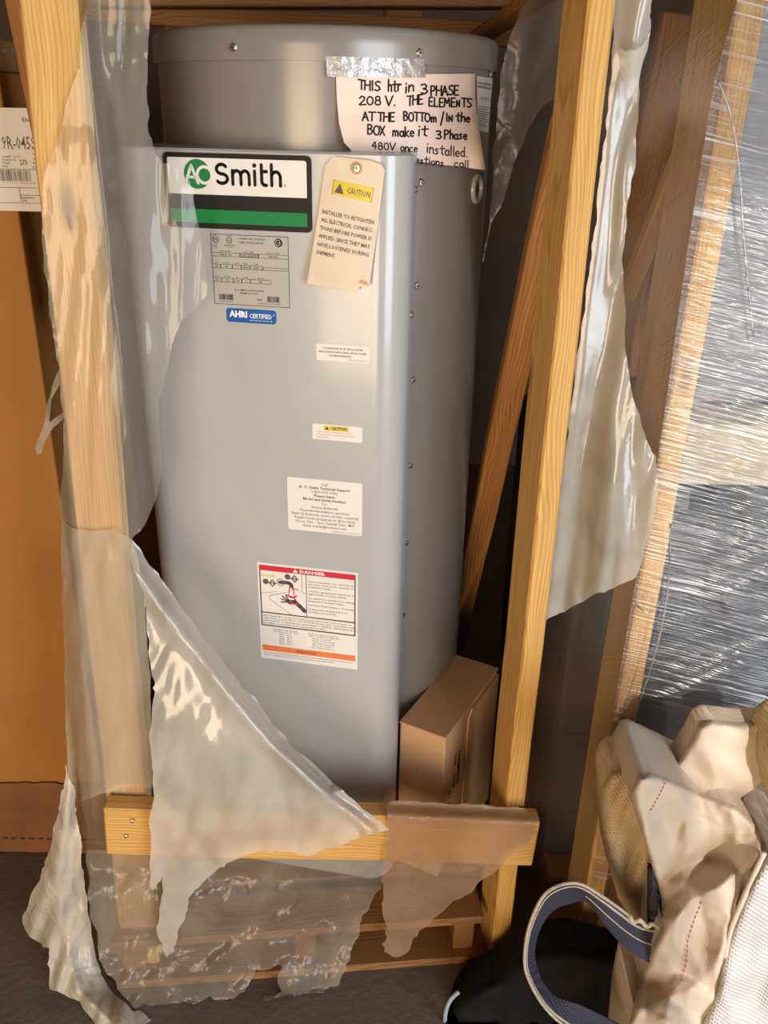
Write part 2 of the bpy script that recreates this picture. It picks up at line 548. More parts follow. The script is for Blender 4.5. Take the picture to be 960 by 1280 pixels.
# ------------------------------------------------------------------ text and flat print helpers
def font_mesh(s, bold=0.0, res=2):
    cu = bpy.data.curves.new('t', 'FONT')
    cu.body = s
    cu.size = 1.0
    cu.resolution_u = res
    cu.offset = bold
    cu.fill_mode = 'FRONT'
    o = bpy.data.objects.new('t', cu)
    me = bpy.data.meshes.new_from_object(o)
    vs = [(v.co.x, v.co.y) for v in me.vertices]
    fs = [tuple(p.vertices) for p in me.polygons]
    bpy.data.objects.remove(o)
    bpy.data.curves.remove(cu)
    bpy.data.meshes.remove(me)
    return vs, fs

class Print:
    """collects flat print in label coordinates"""
    def __init__(self):
        self.v, self.f = [], []
    def poly(self, pts):
        n = len(self.v)
        self.v += [tuple(p) for p in pts]
        self.f.append(tuple(range(n, n + len(pts))))
    def rect(self, x0, y0, x1, y1, cuts=1):
        for i in range(cuts):
            a = x0 + (x1 - x0) * i / cuts
            b = x0 + (x1 - x0) * (i + 1) / cuts
            self.poly([(a, y0), (b, y0), (b, y1), (a, y1)])
    def frame(self, x0, y0, x1, y1, t):
        self.rect(x0, y0, x1, y0 + t); self.rect(x0, y1 - t, x1, y1)
        self.rect(x0, y0, x0 + t, y1); self.rect(x1 - t, y0, x1, y1)
    def disc(self, cx, cy, r, n=32, ry=None):
        ry = ry or r
        self.poly([(cx + r * math.cos(2 * math.pi * i / n), cy + ry * math.sin(2 * math.pi * i / n)) for i in range(n)])
    def ring(self, cx, cy, r, t, n=32, a0=0.0, a1=2 * math.pi):
        for i in range(n):
            a = a0 + (a1 - a0) * i / n; b = a0 + (a1 - a0) * (i + 1) / n
            self.poly([(cx + r * math.cos(a), cy + r * math.sin(a)), (cx + r * math.cos(b), cy + r * math.sin(b)),
                       (cx + (r - t) * math.cos(b), cy + (r - t) * math.sin(b)), (cx + (r - t) * math.cos(a), cy + (r - t) * math.sin(a))])
    def text(self, s, x, y, h, align='L', width=None, bold=0.0, res=1, slant=0.0):
        vs, fs = font_mesh(s, bold, res)
        if not vs: return
        x0 = min(v[0] for v in vs); x1 = max(v[0] for v in vs)
        k = h / 0.70
        kx = k if width is None else width / max(1e-6, (x1 - x0))
        w = (x1 - x0) * kx
        ox = x - (0 if align == 'L' else (w / 2 if align == 'C' else w))
        n = len(self.v)
        self.v += [(ox + (vx - x0) * kx + slant * vy * k, y + vy * k) for vx, vy in vs]
        self.f += [tuple(i + n for i in f) for f in fs]
    def stroke(self, pts, w, closed=False):
        n = len(pts)
        for i in range(n - 1 + (1 if closed else 0)):
            a, b = Vector(pts[i]), Vector(pts[(i + 1) % n])
            d = b - a
            if d.length < 1e-9: continue
            d.normalize()
            q = Vector((-d.y, d.x)) * (w / 2)
            self.poly([a + q, a - q, b - q, b + q])
        for p in pts:
            self.disc(p[0], p[1], w / 2, 10)
    def barcode(self, x0, y0, x1, y1, n=26, seed=1):
        rr = random.Random(seed)
        x = x0
        while x < x1:
            w = (x1 - x0) / n * rr.choice((0.4, 0.6, 1.0))
            self.rect(x, y0, min(x + w, x1), y1)
            x += w + (x1 - x0) / n * rr.choice((0.4, 0.5, 0.9))
    def build(self, name, fn, mat, parent, label=None):
        if not self.v: return None
        o = mesh_obj(name, [fn(*v) for v in self.v], self.f, mat, parent)
        if label: o['label'] = label
        return o

def arc(cx, cy, rx, ry, a0, a1, n=10):
    return [(cx + rx * math.cos(R(a0 + (a1 - a0) * i / n)), cy + ry * math.sin(R(a0 + (a1 - a0) * i / n))) for i in range(n + 1)]

def plate(name, fn, x0, y0, x1, y1, h, mat, parent, r=0.0, cuts=1, label=None):
    """thin label with rounded corners; fn(x, y, height) gives the surface point"""
    pts = []
    if r > 0:
        for cx, cy, a in ((x1 - r, y1 - r, 0), (x0 + r, y1 - r, 90), (x0 + r, y0 + r, 180), (x1 - r, y0 + r, 270)):
            pts += arc(cx, cy, r, r, a, a + 90, 5)
    else:
        pts = [(x1, y1), (x0, y1), (x0, y0), (x1, y0)]
    n = len(pts)
    vs = [fn(x, y, h) for x, y in pts] + [fn(x, y, 0.0) for x, y in pts]
    fs = [tuple(range(n))] + [(i, i + n, (i + 1) % n + n, (i + 1) % n) for i in range(n)]
    o = mesh_obj(name, vs, fs, mat, parent)
    if label: o['label'] = label
    return o

# ------------------------------------------------------------------ water heater
AX = Vector((-0.1124, 1.690, 0))
YAW = R(10.5)
PN = Vector((-math.sin(YAW), -math.cos(YAW), 0))     # the cover's outward normal
PU = Vector((math.cos(YAW), -math.sin(YAW), 0))      # to the right along the cover
RT = 0.2835
P0 = Vector((-0.1945, 1.362, 0))
HZ = 0.117

def pan(u, z, h=0.0):
    return P0 + PU * u + PN * h + Vector((0, 0, z))

def pan_px(x, y, h=0.0):
    r = ray(x, y)
    t = (P0 + PN * h - CAM).dot(PN) / r.dot(PN)
    p = CAM + r * t
    return (p - P0).dot(PU), p.z

def cyl_px(x, y, rad):
    r = ray(x, y)
    dx, dy = r.x, r.y
    ox, oy = CAM.x - AX.x, CAM.y - AX.y
    a = dx * dx + dy * dy; b = 2 * (ox * dx + oy * dy); c = ox * ox + oy * oy - rad * rad
    disc = b * b - 4 * a * c
    t = (-b - math.sqrt(max(0.0, disc))) / (2 * a)
    return CAM + r * t

heater = empty('water_heater', AX + Vector((0, 0, HZ)), 'tall grey cylindrical electric water heater with badge and front cover, standing in the crate', 'water heater')

def lathe(name, prof, mat, parent, seg=96, center=AX, smooth=True):
    vs, fs = [], []
    for r_, z in prof:
        for i in range(seg):
            a = 2 * math.pi * i / seg
            vs.append((center.x + r_ * math.cos(a), center.y + r_ * math.sin(a), center.z + z))
    for j in range(len(prof) - 1):
        for i in range(seg):
            k = (i + 1) % seg
            fs.append((j * seg + i, j * seg + k, (j + 1) * seg + k, (j + 1) * seg + i))
    fs.append(tuple(range(seg - 1, -1, -1)))
    fs.append(tuple((len(prof) - 1) * seg + i for i in range(seg)))
    return mesh_obj(name, vs, fs, mat, parent, smooth)

def autosmooth(o, ang=35):
    bm = bmesh.new(); bm.from_mesh(o.data)
    for e in bm.edges:
        if e.calc_face_angle(0) > R(ang): e.smooth = False
    for f in bm.faces: f.smooth = True
    bm.to_mesh(o.data); bm.free()

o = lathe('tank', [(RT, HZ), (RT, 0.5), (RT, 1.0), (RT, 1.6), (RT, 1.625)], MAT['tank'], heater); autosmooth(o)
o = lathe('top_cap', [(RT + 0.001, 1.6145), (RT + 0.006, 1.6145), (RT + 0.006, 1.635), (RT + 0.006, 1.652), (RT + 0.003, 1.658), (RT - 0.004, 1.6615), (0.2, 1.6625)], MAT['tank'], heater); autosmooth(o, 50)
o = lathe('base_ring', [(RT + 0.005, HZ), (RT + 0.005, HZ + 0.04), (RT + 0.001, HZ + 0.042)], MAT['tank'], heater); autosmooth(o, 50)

# front cover: long box with generously rounded vertical edges
u0, u1, zb, zt = -0.229, 0.224, 0.120, 1.497
rad = 0.050
prof = [(u0 + 0.010, -0.195)] + [(u0 + rad - rad * math.cos(R(t)), -rad + rad * math.sin(R(t))) for t in range(0, 91, 9)] \
     + [(u1 - rad + rad * math.sin(R(t)), -rad + rad * math.cos(R(t))) for t in range(0, 91, 9)] + [(u1 - 0.016, -0.195)]
zs = [zb, zb + 0.003] + [zb + (zt - zb) * k / 12 for k in range(1, 12)] + [zt - 0.003, zt]
vs, fs = [], []
for k, z in enumerate(zs):
    ins = 0.003 if k in (0, len(zs) - 1) else 0.0
    for (u, h) in prof:
        uu = u + (ins if u < 0 else -ins)
        vs.append(pan(uu, z, h - ins))
n = len(prof)
for k in range(len(zs) - 1):
    for i in range(n - 1):
        fs.append((k * n + i, k * n + i + 1, (k + 1) * n + i + 1, (k + 1) * n + i))
fs.append(tuple(range(n - 1, -1, -1)))
fs.append(tuple((len(zs) - 1) * n + i for i in range(n)))
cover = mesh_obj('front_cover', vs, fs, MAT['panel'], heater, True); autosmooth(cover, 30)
cover['label'] = 'long light grey front cover with rounded vertical edges'
def screw(p, nrm, parent, r_=0.0048, name='screw'):
    nrm = Vector(nrm).normalized()
    bm = bmesh.new()
    prof = [(r_, 0.0), (r_, 0.0018), (r_ * 0.75, 0.0034), (r_ * 0.4, 0.0036)]
    rings = []
    for rr_, z in prof:
        rings.append([bm.verts.new((rr_ * math.cos(2 * math.pi * i / 12), rr_ * math.sin(2 * math.pi * i / 12), z)) for i in range(12)])
    for a, b in zip(rings, rings[1:]):
        for i in range(12):
            bm.faces.new((a[i], a[(i + 1) % 12], b[(i + 1) % 12], b[i]))
    bm.faces.new(rings[-1])
    bm.faces.new(rings[0][::-1])
    M = nrm.to_track_quat('Z', 'Y').to_matrix().to_4x4()
    M.translation = Vector(p)
    o = bm_obj(name, bm, MAT['screw'], parent, M, smooth=False)
    bm = bmesh.new()
    for a in (0, math.pi / 2):
        g = bmesh.ops.create_cube(bm, size=1.0)['verts']
        bmesh.ops.scale(bm, vec=(r_ * 1.1, r_ * 0.25, 0.0009), verts=g)
        bmesh.ops.rotate(bm, cent=(0, 0, 0), matrix=Matrix.Rotation(a, 3, 'Z'), verts=g)
        bmesh.ops.translate(bm, vec=(0, 0, 0.0036), verts=g)
    bm_obj('cross_slot', bm, MAT['dark_steel'], o, M)
    return o

def radial(p):
    return Vector((p.x - AX.x, p.y - AX.y, 0)).normalized()

for x, y in ((292, 59), (524, 66)):
    p = cyl_px(x, y, RT + 0.006); screw(p, radial(p), heater, 0.006)
p = cyl_px(613, 92, RT + 0.002); screw(p, radial(p), heater, 0.006)
for x, y in ((526, 228), (521, 357), (516, 475), (512, 582), (507, 679), (503, 769)):
    p = cyl_px(x, y, RT); screw(p, radial(p), heater, 0.0058)
for x, y in ((515, 238), (506, 403)):
    r_ = ray(x, y)
    q = P0 + PU * u1
    t = (q - CAM).dot(PU) / r_.dot(PU)
    p = CAM + r_ * t
    p = q + PN * max(-0.12, min(-0.055, (p - q).dot(PN))) + Vector((0, 0, p.z)) - Vector((0, 0, 0))
    screw(p, PU, heater, 0.0055)

# knock-out ring on the tank's right shoulder
p = cyl_px(595, 236, RT)
nr = radial(p)
M = nr.to_track_quat('Z', 'Y').to_matrix().to_4x4(); M.translation = p
bm = bmesh.new()
sec = [(0.024, 0.0), (0.024, 0.004), (0.021, 0.006), (0.015, 0.006), (0.0125, 0.003), (0.0125, 0.0)]
rings = [[bm.verts.new((a * math.cos(2 * math.pi * i / 28), a * math.sin(2 * math.pi * i / 28), z)) for i in range(28)] for a, z in sec]
for a, b in zip(rings, rings[1:]):
    for i in range(28): bm.faces.new((a[i], a[(i + 1) % 28], b[(i + 1) % 28], b[i]))
grom = bm_obj('grommet', bm, MAT['panel'], heater, M, True)
bm = bmesh.new()
bmesh.ops.create_circle(bm, cap_ends=True, segments=24, radius=0.0126)
bmesh.ops.translate(bm, vec=(0, 0, 0.0012), verts=bm.verts)
bm_obj('knockout_disc', bm, MAT['dark_steel'], grom, M)

# white rating label at the right shoulder of the tank
def quad_on_cyl(c4, rad_):
    """bilinear patch of pixels laid on the tank; returns fn(s, t, h)"""
    (a, b, c, d) = c4                    # bottom-left, bottom-right, top-right, top-left
    def fn(s, t, h=0.0):
        x = (a[0] * (1 - s) + b[0] * s) * (1 - t) + (d[0] * (1 - s) + c[0] * s) * t
        y = (a[1] * (1 - s) + b[1] * s) * (1 - t) + (d[1] * (1 - s) + c[1] * s) * t
        return cyl_px(x, y, rad_ + h)
    return fn

def grid_patch(name, fn, nx, ny, h, mat, parent, x0=0.0, x1=1.0, y0=0.0, y1=1.0, smooth=True):
    vs, fs = [], []
    for j in range(ny + 1):
        for i in range(nx + 1):
            vs.append(fn(x0 + (x1 - x0) * i / nx, y0 + (y1 - y0) * j / ny, h))
    for j in range(ny):
        for i in range(nx):
            k = j * (nx + 1) + i
            fs.append((k, k + 1, k + nx + 2, k + nx + 1))
    return mesh_obj(name, vs, fs, mat, parent, smooth)

wl = quad_on_cyl(((597, 163), (610, 166), (616, 98), (596, 95)), RT)
lab = grid_patch('certificate_label', wl, 6, 4, 0.0012, MAT['label'], heater)
pr = Print()
pr.text('Series of Models', 0.06, 0.86, 0.045, width=0.85, bold=0.02)
pr.text('ASHRAE Standard', 0.06, 0.79, 0.045, width=0.85, bold=0.02)
pr.text('S B 90.1', 0.2, 0.58, 0.05, width=0.6)
for k in range(9): pr.rect(0.08, 0.1 + k * 0.043, 0.9 - 0.15 * (k % 3 == 1), 0.112 + k * 0.043, 4)
pr.build('lettering', lambda x, y: wl(x, y, 0.002), MAT['ink_grey'], lab)

# ---- badge
BX0, BX1, BZ0, BZ1 = -0.1415, 0.0825, 1.3865, 1.4912
badge = plate('badge', lambda x, y, h: pan(x, y, h), BX0, BZ0, BX1, BZ1, 0.0035, MAT['badge_rim'], heater, 0.007, label='rectangular black-rimmed maker badge')
bw = Print(); bz = 1.4345
pts = arc(BX1 - 0.0065 - 0.003, BZ1 - 0.0065 - 0.003, 0.003, 0.003, 0, 90, 4) + arc(BX0 + 0.0095, BZ1 - 0.0095, 0.003, 0.003, 90, 180, 4) + [(BX0 + 0.0065, bz), (BX1 - 0.0065, bz)]
bw.poly(pts); bw.build('white_field', lambda x, y: pan(x, y, 0.0040), MAT['badge_white'], badge)
b = Print(); b.rect(BX0 + 0.0065, 1.4135, BX1 - 0.0065, bz); b.build('black_band', lambda x, y: pan(x, y, 0.0040), MAT['black_gloss'], badge)
b = Print(); b.rect(BX0 + 0.0065, 1.3945, BX1 - 0.0065, 1.4135); b.build('green_band', lambda x, y: pan(x, y, 0.0041), MAT['green'], badge)
GX, GZ = -0.0895, 1.4625
b = Print(); b.disc(GX, GZ, 0.0205, 40); b.build('green_disc', lambda x, y: pan(x, y, 0.0044), MAT['green'], badge)
b = Print()
b.stroke([(GX - 0.0185, GZ - 0.0125), (GX - 0.0085, GZ + 0.0115), (GX + 0.001, GZ - 0.0125)], 0.0042)
b.stroke([(GX - 0.0135, GZ - 0.0045), (GX - 0.004, GZ - 0.0045)], 0.0036)
b.ring(GX + 0.0115, GZ - 0.001, 0.0133, 0.0042, 36)
b.build('white_monogram', lambda x, y: pan(x, y, 0.0048), MAT['badge_white'], badge)
b = Print(); sw = 0.0047; H = 0.0275; sy = 1.4500
sx = -0.0600
b.stroke(arc(sx + 0.0085, sy + H * 0.735, 0.0078, H * 0.235, 35, 270, 14) + arc(sx + 0.0085, sy + H * 0.265, 0.0085, H * 0.235, 90, -145, 14), sw)
x = sx + 0.0250
xh = H * 0.68
b.stroke([(x, sy), (x, sy + xh)], sw)
for k in (0, 1):
    xx = x + k * 0.0125
    b.stroke([(xx, sy + xh * 0.62)] + arc(xx + 0.00625, sy + xh * 0.62, 0.00625, xh * 0.38, 180, 0, 10) + [(xx + 0.0125, sy)], sw)
x += 0.0335
b.stroke([(x, sy), (x, sy + xh)], sw); b.disc(x, sy + H * 0.96, 0.0031, 14)
x += 0.0105
b.stroke([(x, sy + H)] + [(x, sy + 0.007)] + arc(x + 0.0055, sy + 0.0055, 0.0055, 0.0055, 180, 285, 8), sw)
b.stroke([(x, sy + xh), (x + 0.0075, sy + xh)], sw)
x += 0.0150
b.stroke([(x, sy), (x, sy + H * 1.02)], sw)
b.stroke([(x, sy + xh * 0.60)] + arc(x + 0.0065, sy + xh * 0.60, 0.0065, xh * 0.40, 180, 0, 10) + [(x + 0.013, sy)], sw)
b.ring(x + 0.0195, sy + 0.0005, 0.0019, 0.0005, 14)
b.build('black_lettering', lambda x, y: pan(x, y, 0.0046), MAT['ink'], badge)

# ---- rating plate (the square code is left out)
X0, X1, Z0, Z1 = -0.0770, 0.0465, 1.2735, 1.3798
pl = plate('rating_plate', lambda x, y, h: pan(x, y, h), X0, Z0, X1, Z1, 0.0006, MAT['plate'], heater, label='greyish foil rating plate with fine print')
b = Print(); t = 0.0007
b.frame(X0 + 0.0012, Z0 + 0.001, X1 - 0.0012, Z1 - 0.001, t)
b.ring(X0 + 0.009, Z1 - 0.0085, 0.0052, 0.0009); b.text('UL', X0 + 0.009, Z1 - 0.0105, 0.0040, 'C', bold=0.02)
b.text('LISTED', X0 + 0.009, Z1 - 0.0170, 0.0016, 'C'); b.text('8M81', X0 + 0.008, Z1 - 0.0200, 0.0016, 'C')
b.ring(X0 + 0.030, Z1 - 0.0098, 0.0046, 0.0009); b.text('UL', X0 + 0.030, Z1 - 0.0115, 0.0034, 'C', bold=0.02)
b.text('CLASSIFIED', X0 + 0.030, Z1 - 0.0042, 0.0016, 'C')
b.text('SANITATION TO', X0 + 0.031, Z1 - 0.0175, 0.0017, 'C', bold=0.01); b.text('NSF STD 5', X0 + 0.031, Z1 - 0.0203, 0.0017, 'C', bold=0.01)
b.text('COMMERCIAL STORAGE', X0 + 0.064, Z1 - 0.0075, 0.0026, 'C', width=0.044); b.text('TANK WATER HEATER', X0 + 0.064, Z1 - 0.0130, 0.0026, 'C', width=0.039)
b.disc(X1 - 0.0165, Z1 - 0.0100, 0.0062, 28)
b.text('MODEL NUMBER', X0 + 0.023, Z1 - 0.0262, 0.0016, 'C'); b.text('SERIAL NUMBER', X0 + 0.060, Z1 - 0.0262, 0.0016, 'C'); b.text('ITEM / ALT. NUMBER', X0 + 0.098, Z1 - 0.0262, 0.0016, 'C')
b.frame(X0 + 0.0012, Z1 - 0.0335, X0 + 0.046, Z1 - 0.0275, t * 0.8); b.frame(X0 + 0.046, Z1 - 0.0335, X0 + 0.0755, Z1 - 0.0275, t * 1.3); b.frame(X0 + 0.0755, Z1 - 0.0335, X1 - 0.0012, Z1 - 0.0275, t * 0.8)
b.text('DRE 80 100', X0 + 0.023, Z1 - 0.0320, 0.0026, 'C', bold=0.015); b.text('2107 123456789', X0 + 0.061, Z1 - 0.0320, 0.0026, 'C', width=0.025, bold=0.015); b.text('100316752', X0 + 0.098, Z1 - 0.0320, 0.0024, 'C', bold=0.015)
zz = Z1 - 0.0510
for a, c, top, val in ((0.0012, 0.0145, 'CAP.', '1/3'), (0.0145, 0.0330, 'VOLTS AC', '208'), (0.0330, 0.0470, 'PHASE', '3'), (0.0470, 0.0610, 'WATTS', '18000'), (0.0610, 0.0810, 'AMPS', '50000')):
    b.frame(X0 + a, zz, X0 + c, zz + 0.0062, t * 0.8); b.text(val, X0 + (a + c) / 2, zz + 0.0018, 0.0024, 'C', bold=0.015); b.text(top, X0 + (a + c) / 2, zz + 0.0075, 0.0016, 'C')
b.frame(X0 + 0.0810, zz, X1 - 0.0012, zz + 0.0042, t * 0.8)
zz = Z1 - 0.0715
for a, c, top, val in ((0.0012, 0.0145, 'UPPER', '80'), (0.0145, 0.0340, 'MAX TEMP', '75'), (0.0340, 0.0470, 'KW', '3.38'), (0.0470, 0.0610, 'LOWER', '6'), (0.0610, 0.0930, 'PRESSURE', '150')):
    b.frame(X0 + a, zz, X0 + c, zz + 0.0062, t * 0.8); b.text(val, X0 + (a + c) / 2, zz + 0.0018, 0.0024, 'C', bold=0.015); b.text(top, X0 + (a + c) / 2, zz + 0.0075, 0.0016, 'C')
b.text('A. O. SMITH CORPORATION', X0 + 0.058, Z1 - 0.0835, 0.0024, 'C', width=0.047, bold=0.01); b.text('McBEE, SC 29101', X0 + 0.058, Z1 - 0.0880, 0.0024, 'C', width=0.028, bold=0.01)
b.barcode(X0 + 0.009, Z0 + 0.0080, X0 + 0.032, Z0 + 0.0165, 24, 3); b.barcode(X0 + 0.087, Z0 + 0.0080, X0 + 0.106, Z0 + 0.0165, 20, 5)
b.text('100316752A', X0 + 0.0205, Z0 + 0.0045, 0.0017, 'C', width=0.024); b.text('0602', X0 + 0.0745, Z0 + 0.0095, 0.0028, 'C', bold=0.02); b.text('SERIAL No 1951123456', X0 + 0.090, Z0 + 0.0045, 0.0017, 'C', width=0.034)
b.build('lettering', lambda x, y: pan(x, y, 0.0009), MAT['ink'], pl)
b = Print()
b.ring(X1 - 0.0170, Z1 - 0.0100, 0.0045, 0.0011, 18, R(60), R(300)); b.rect(X1 - 0.0185, Z1 - 0.0108, X1 - 0.0125, Z1 - 0.0098); b.rect(X1 - 0.0150, Z1 - 0.0135, X1 - 0.0138, Z1 - 0.0065)
b.build('mark_letters', lambda x, y: pan(x, y, 0.0011), MAT['plate'], pl)

# ---- blue sticker
X0, X1, Z0, Z1 = -0.0578, 0.0230, 1.2475, 1.2690
st = plate('certified_sticker', lambda x, y, h: pan(x, y, h), X0, Z0, X1, Z1, 0.0006, MAT['blue'], heater, 0.005, label='blue certification sticker with white letters')
b = Print()
b.text('AHRI', X0 + 0.0050, Z1 - 0.0128, 0.0090, width=0.0290, bold=0.05); b.text('CERTIFIED', X0 + 0.0375, Z1 - 0.0135, 0.0070, width=0.0365, bold=0.02)
b.text('®', X1 - 0.0052, Z1 - 0.0090, 0.0028); b.text('www.ahridirectory.org', X0 + 0.0375, Z1 - 0.0178, 0.0022, width=0.0365)
b.build('lettering', lambda x, y: pan(x, y, 0.0010), MAT['white_ink'], st)

# ---- small maintenance label
X0, X1, Z0, Z1 = 0.0858, 0.1700, 1.1965, 1.2228
l1 = plate('clearance_label', lambda x, y, h: pan(x, y, h), X0, Z0, X1, Z1, 0.0006, MAT['label'], heater, 0.003, label='small white label with three lines of print, below the tag')
b = Print(); cxm = (X0 + X1) / 2
b.text('A CLEARANCE OF 18" (457mm) FROM', cxm, Z1 - 0.0078, 0.0027, 'C', width=0.062, bold=0.02); b.text('SERVICEABLE PARTS SHALL BE ALLOWED', cxm, Z1 - 0.0135, 0.0027, 'C', width=0.076, bold=0.02)
b.text('FOR MAINTENANCE', cxm - 0.004, Z1 - 0.0192, 0.0027, 'C', width=0.036, bold=0.02); b.text('P/N 100108711 A', X1 - 0.004, Z0 + 0.0022, 0.0020, 'R', width=0.028)
b.build('lettering', lambda x, y: pan(x, y, 0.0009), MAT['ink_grey'], l1)

# ---- small caution label
X0, X1, Z0, Z1 = 0.0776, 0.1602, 1.0655, 1.0920
l2 = plate('caution_label', lambda x, y, h: pan(x, y, h), X0, Z0, X1, Z1, 0.0006, MAT['label'], heater, 0.003, label='small white label with yellow caution strip')
b = Print(); b.rect(X0 + 0.0190, Z1 - 0.0100, X0 + 0.0600, Z1 - 0.0022); b.build('yellow_strip', lambda x, y: pan(x, y, 0.0009), MAT['yellow'], l2)
b = Print(); b.text('CAUTION', X0 + 0.0310, Z1 - 0.0085, 0.0052, width=0.026, bold=0.02); b.poly([(X0 + 0.0215, Z1 - 0.0086), (X0 + 0.0275, Z1 - 0.0086), (X0 + 0.0245, Z1 - 0.0036)])
b.build('lettering', lambda x, y: pan(x, y, 0.0012), MAT['ink'], l2)
b = Print(); b.text('HARD WATER CONDITIONS CHECK &', X0 + 0.0080, Z1 - 0.0142, 0.0026, width=0.058); b.text('CLEAN HEATING ELEMENTS REGULARLY', X0 + 0.0080, Z1 - 0.0188, 0.0026, width=0.062); b.text('SEE MANUAL', X0 + 0.0080, Z1 - 0.0234, 0.0026, width=0.020)
b.build('red_lettering', lambda x, y: pan(x, y, 0.0009), MAT['ink_red'], l2)

# ---- support label
X0, X1, Z0, Z1 = 0.0325, 0.1608, 0.8985, 0.9950
l3 = plate('support_label', lambda x, y, h: pan(x, y, h), X0, Z0, X1, Z1, 0.0006, MAT['label'], heater, 0.003, label='white label with centred lines of support information')
b = Print(); cxm = (X0 + X1) / 2
lines = [('Call', 0.010, 0), ('A. O. Smith Technical Support', 0.088, 1), ('1-800-527-1953', 0.044, 0), ('Please have', 0.036, 1), ('Model and Serial Number', 0.074, 1), ('For', 0.009, 0),
         ('Service Referrals', 0.046, 0), ('Operation/Installation questions', 0.086, 0), ('Start Up Referrals (some models required)', 0.116, 0), ('Replacement (required on all models)', 0.104, 0), ('Hours: 7am - 7pm Central Time, M-F', 0.102, 0), ('Email: techctr@hotwater.com', 0.074, 0)]
for k, (s, w, bo) in enumerate(lines):
    b.text(s, cxm, Z1 - 0.0105 - k * 0.00705, 0.0046, 'C', width=w, bold=0.025 if bo else 0.004)
b.text('PRINTED IN THE U.S.A. 0510   P/N 100108711', X1 - 0.003, Z0 + 0.0026, 0.0018, 'R', width=0.048)
b.build('lettering', lambda x, y: pan(x, y, 0.0009), MAT['ink_grey'], l3)

# ---- danger label
X0, X1, Z0, Z1 = -0.0270, 0.1545, 0.6290, 0.8280
W = X1 - X0; HH = Z1 - Z0
dg = plate('danger_label', lambda x, y, h: pan(x, y, h), X0, Z0, X1, Z1, 0.0006, MAT['label'], heater, 0.001, label='large white danger label with red band, scald picture and orange stripe')
def dn(x, y, h=0.0010): return pan(X0_ + x * W, Z0_ + y * HH, h)
X0_, Z0_ = X0, Z0
b = Print(); b.rect(0.02, 0.925, 0.98, 0.978); b.build('red_band', lambda x, y: dn(x, y), MAT['red'], dg)
b = Print(); b.poly([(0.36, 0.936), (0.41, 0.936), (0.385, 0.972)]); b.text('DANGER', 0.43, 0.938, 0.030, width=0.25, bold=0.03); b.build('white_letters', lambda x, y: dn(x, y, 0.0014), MAT['white_ink'], dg)
b = Print(); b.rect(0.02, 0.090, 0.98, 0.148); b.build('orange_band', lambda x, y: dn(x, y), MAT['orange'], dg)
b = Print(); b.text('ouch.', 0.035, 0.865, 0.030, width=0.165, bold=0.03); b.build('yellow_word', lambda x, y: dn(x, y), MAT['yellow'], dg)
b = Print(); t = 0.013
b.rect(0.02, 0.36, 0.02 + t, 0.925); b.rect(0.98 - t, 0.36, 0.98, 0.925); b.rect(0.02, 0.49, 0.98, 0.502); b.rect(0.02, 0.355, 0.98, 0.368)
b.rect(0.487, 0.50, 0.494, 0.925)
b.rect(0.445, 0.76, 0.449, 0.925); b.stroke([(0.03, 0.69), (0.20, 0.725)], 0.003); b.stroke([(0.40, 0.76), (0.485, 0.735)], 0.003)
b.stroke([(0.35, 0.49), (0.125, 0.635), (0.11, 0.665), (0.15, 0.685), (0.29, 0.725)], 0.004)
def ell(cx, cy, r): b.disc(cx, cy, r, 20, r * W / HH)
ell(0.082, 0.815, 0.030); ell(0.305, 0.885, 0.030)
for (hx, hy) in ((0.15, 0.805), (0.375, 0.872)):
    b.stroke([(hx - 0.028, hy), (hx, hy + 0.032), (hx + 0.028, hy), (hx, hy - 0.032), (hx - 0.028, hy)], 0.012)
    b.stroke([(hx - 0.04, hy), (hx + 0.036, hy)], 0.010)
b.ring(0.232, 0.822, 0.038, 0.006, 24)
b.stroke([(0.225, 0.822), (0.31, 0.826), (0.338, 0.812), (0.345, 0.790)], 0.036)
b.stroke([(0.47, 0.555), (0.42, 0.60), (0.37, 0.64)], 0.042); b.stroke([(0.37, 0.64), (0.30, 0.635)], 0.034)
for (a, c) in (((0.30, 0.645), (0.245, 0.685)), ((0.29, 0.64), (0.235, 0.655)), ((0.29, 0.63), (0.235, 0.622)), ((0.31, 0.65), (0.28, 0.700)), ((0.38, 0.65), (0.365, 0.690))):
    b.stroke([a, c], 0.013)
y = 0.855
for para in (('Water temperature over 125°F (52°C)', 'can cause severe burns instantly or', 'death from scalds.'), ('Children, disabled and elderly are at', 'highest risk of being scalded.'), ('See instruction manual before setting', 'temperature at water heater.'), ('Feel water before bathing or showering.',), ('Temperature limiting valves are', 'available, see manual.')):
    for s in para:
        b.text(s, 0.508, y, 0.0175, width=min(0.455, 0.0128 * len(s))); y -= 0.028
    y -= 0.014
y = 0.458
for s in ('Any mixing valve setting above water heater thermostat when in series can', 'cause burns or scald. Water over 125°F (52°C) may cause severe burns, injury,', 'scald hazards or other injuries, particularly to children, elderly persons or', 'the infirm, and instantly from temperature controls.'):
    b.text(s, 0.042, y, 0.0175, width=0.0123 * len(s)); y -= 0.026
b.text('TEMPERATURE SETTING', 0.14, 0.320, 0.014, width=0.25); b.text('and approximate time', 0.14, 0.300, 0.014, width=0.26)
b.text('Time to produce 2nd & 3rd', 0.50, 0.318, 0.014, width=0.30); b.text('degree burns on adult skin', 0.50, 0.298, 0.014, width=0.32)
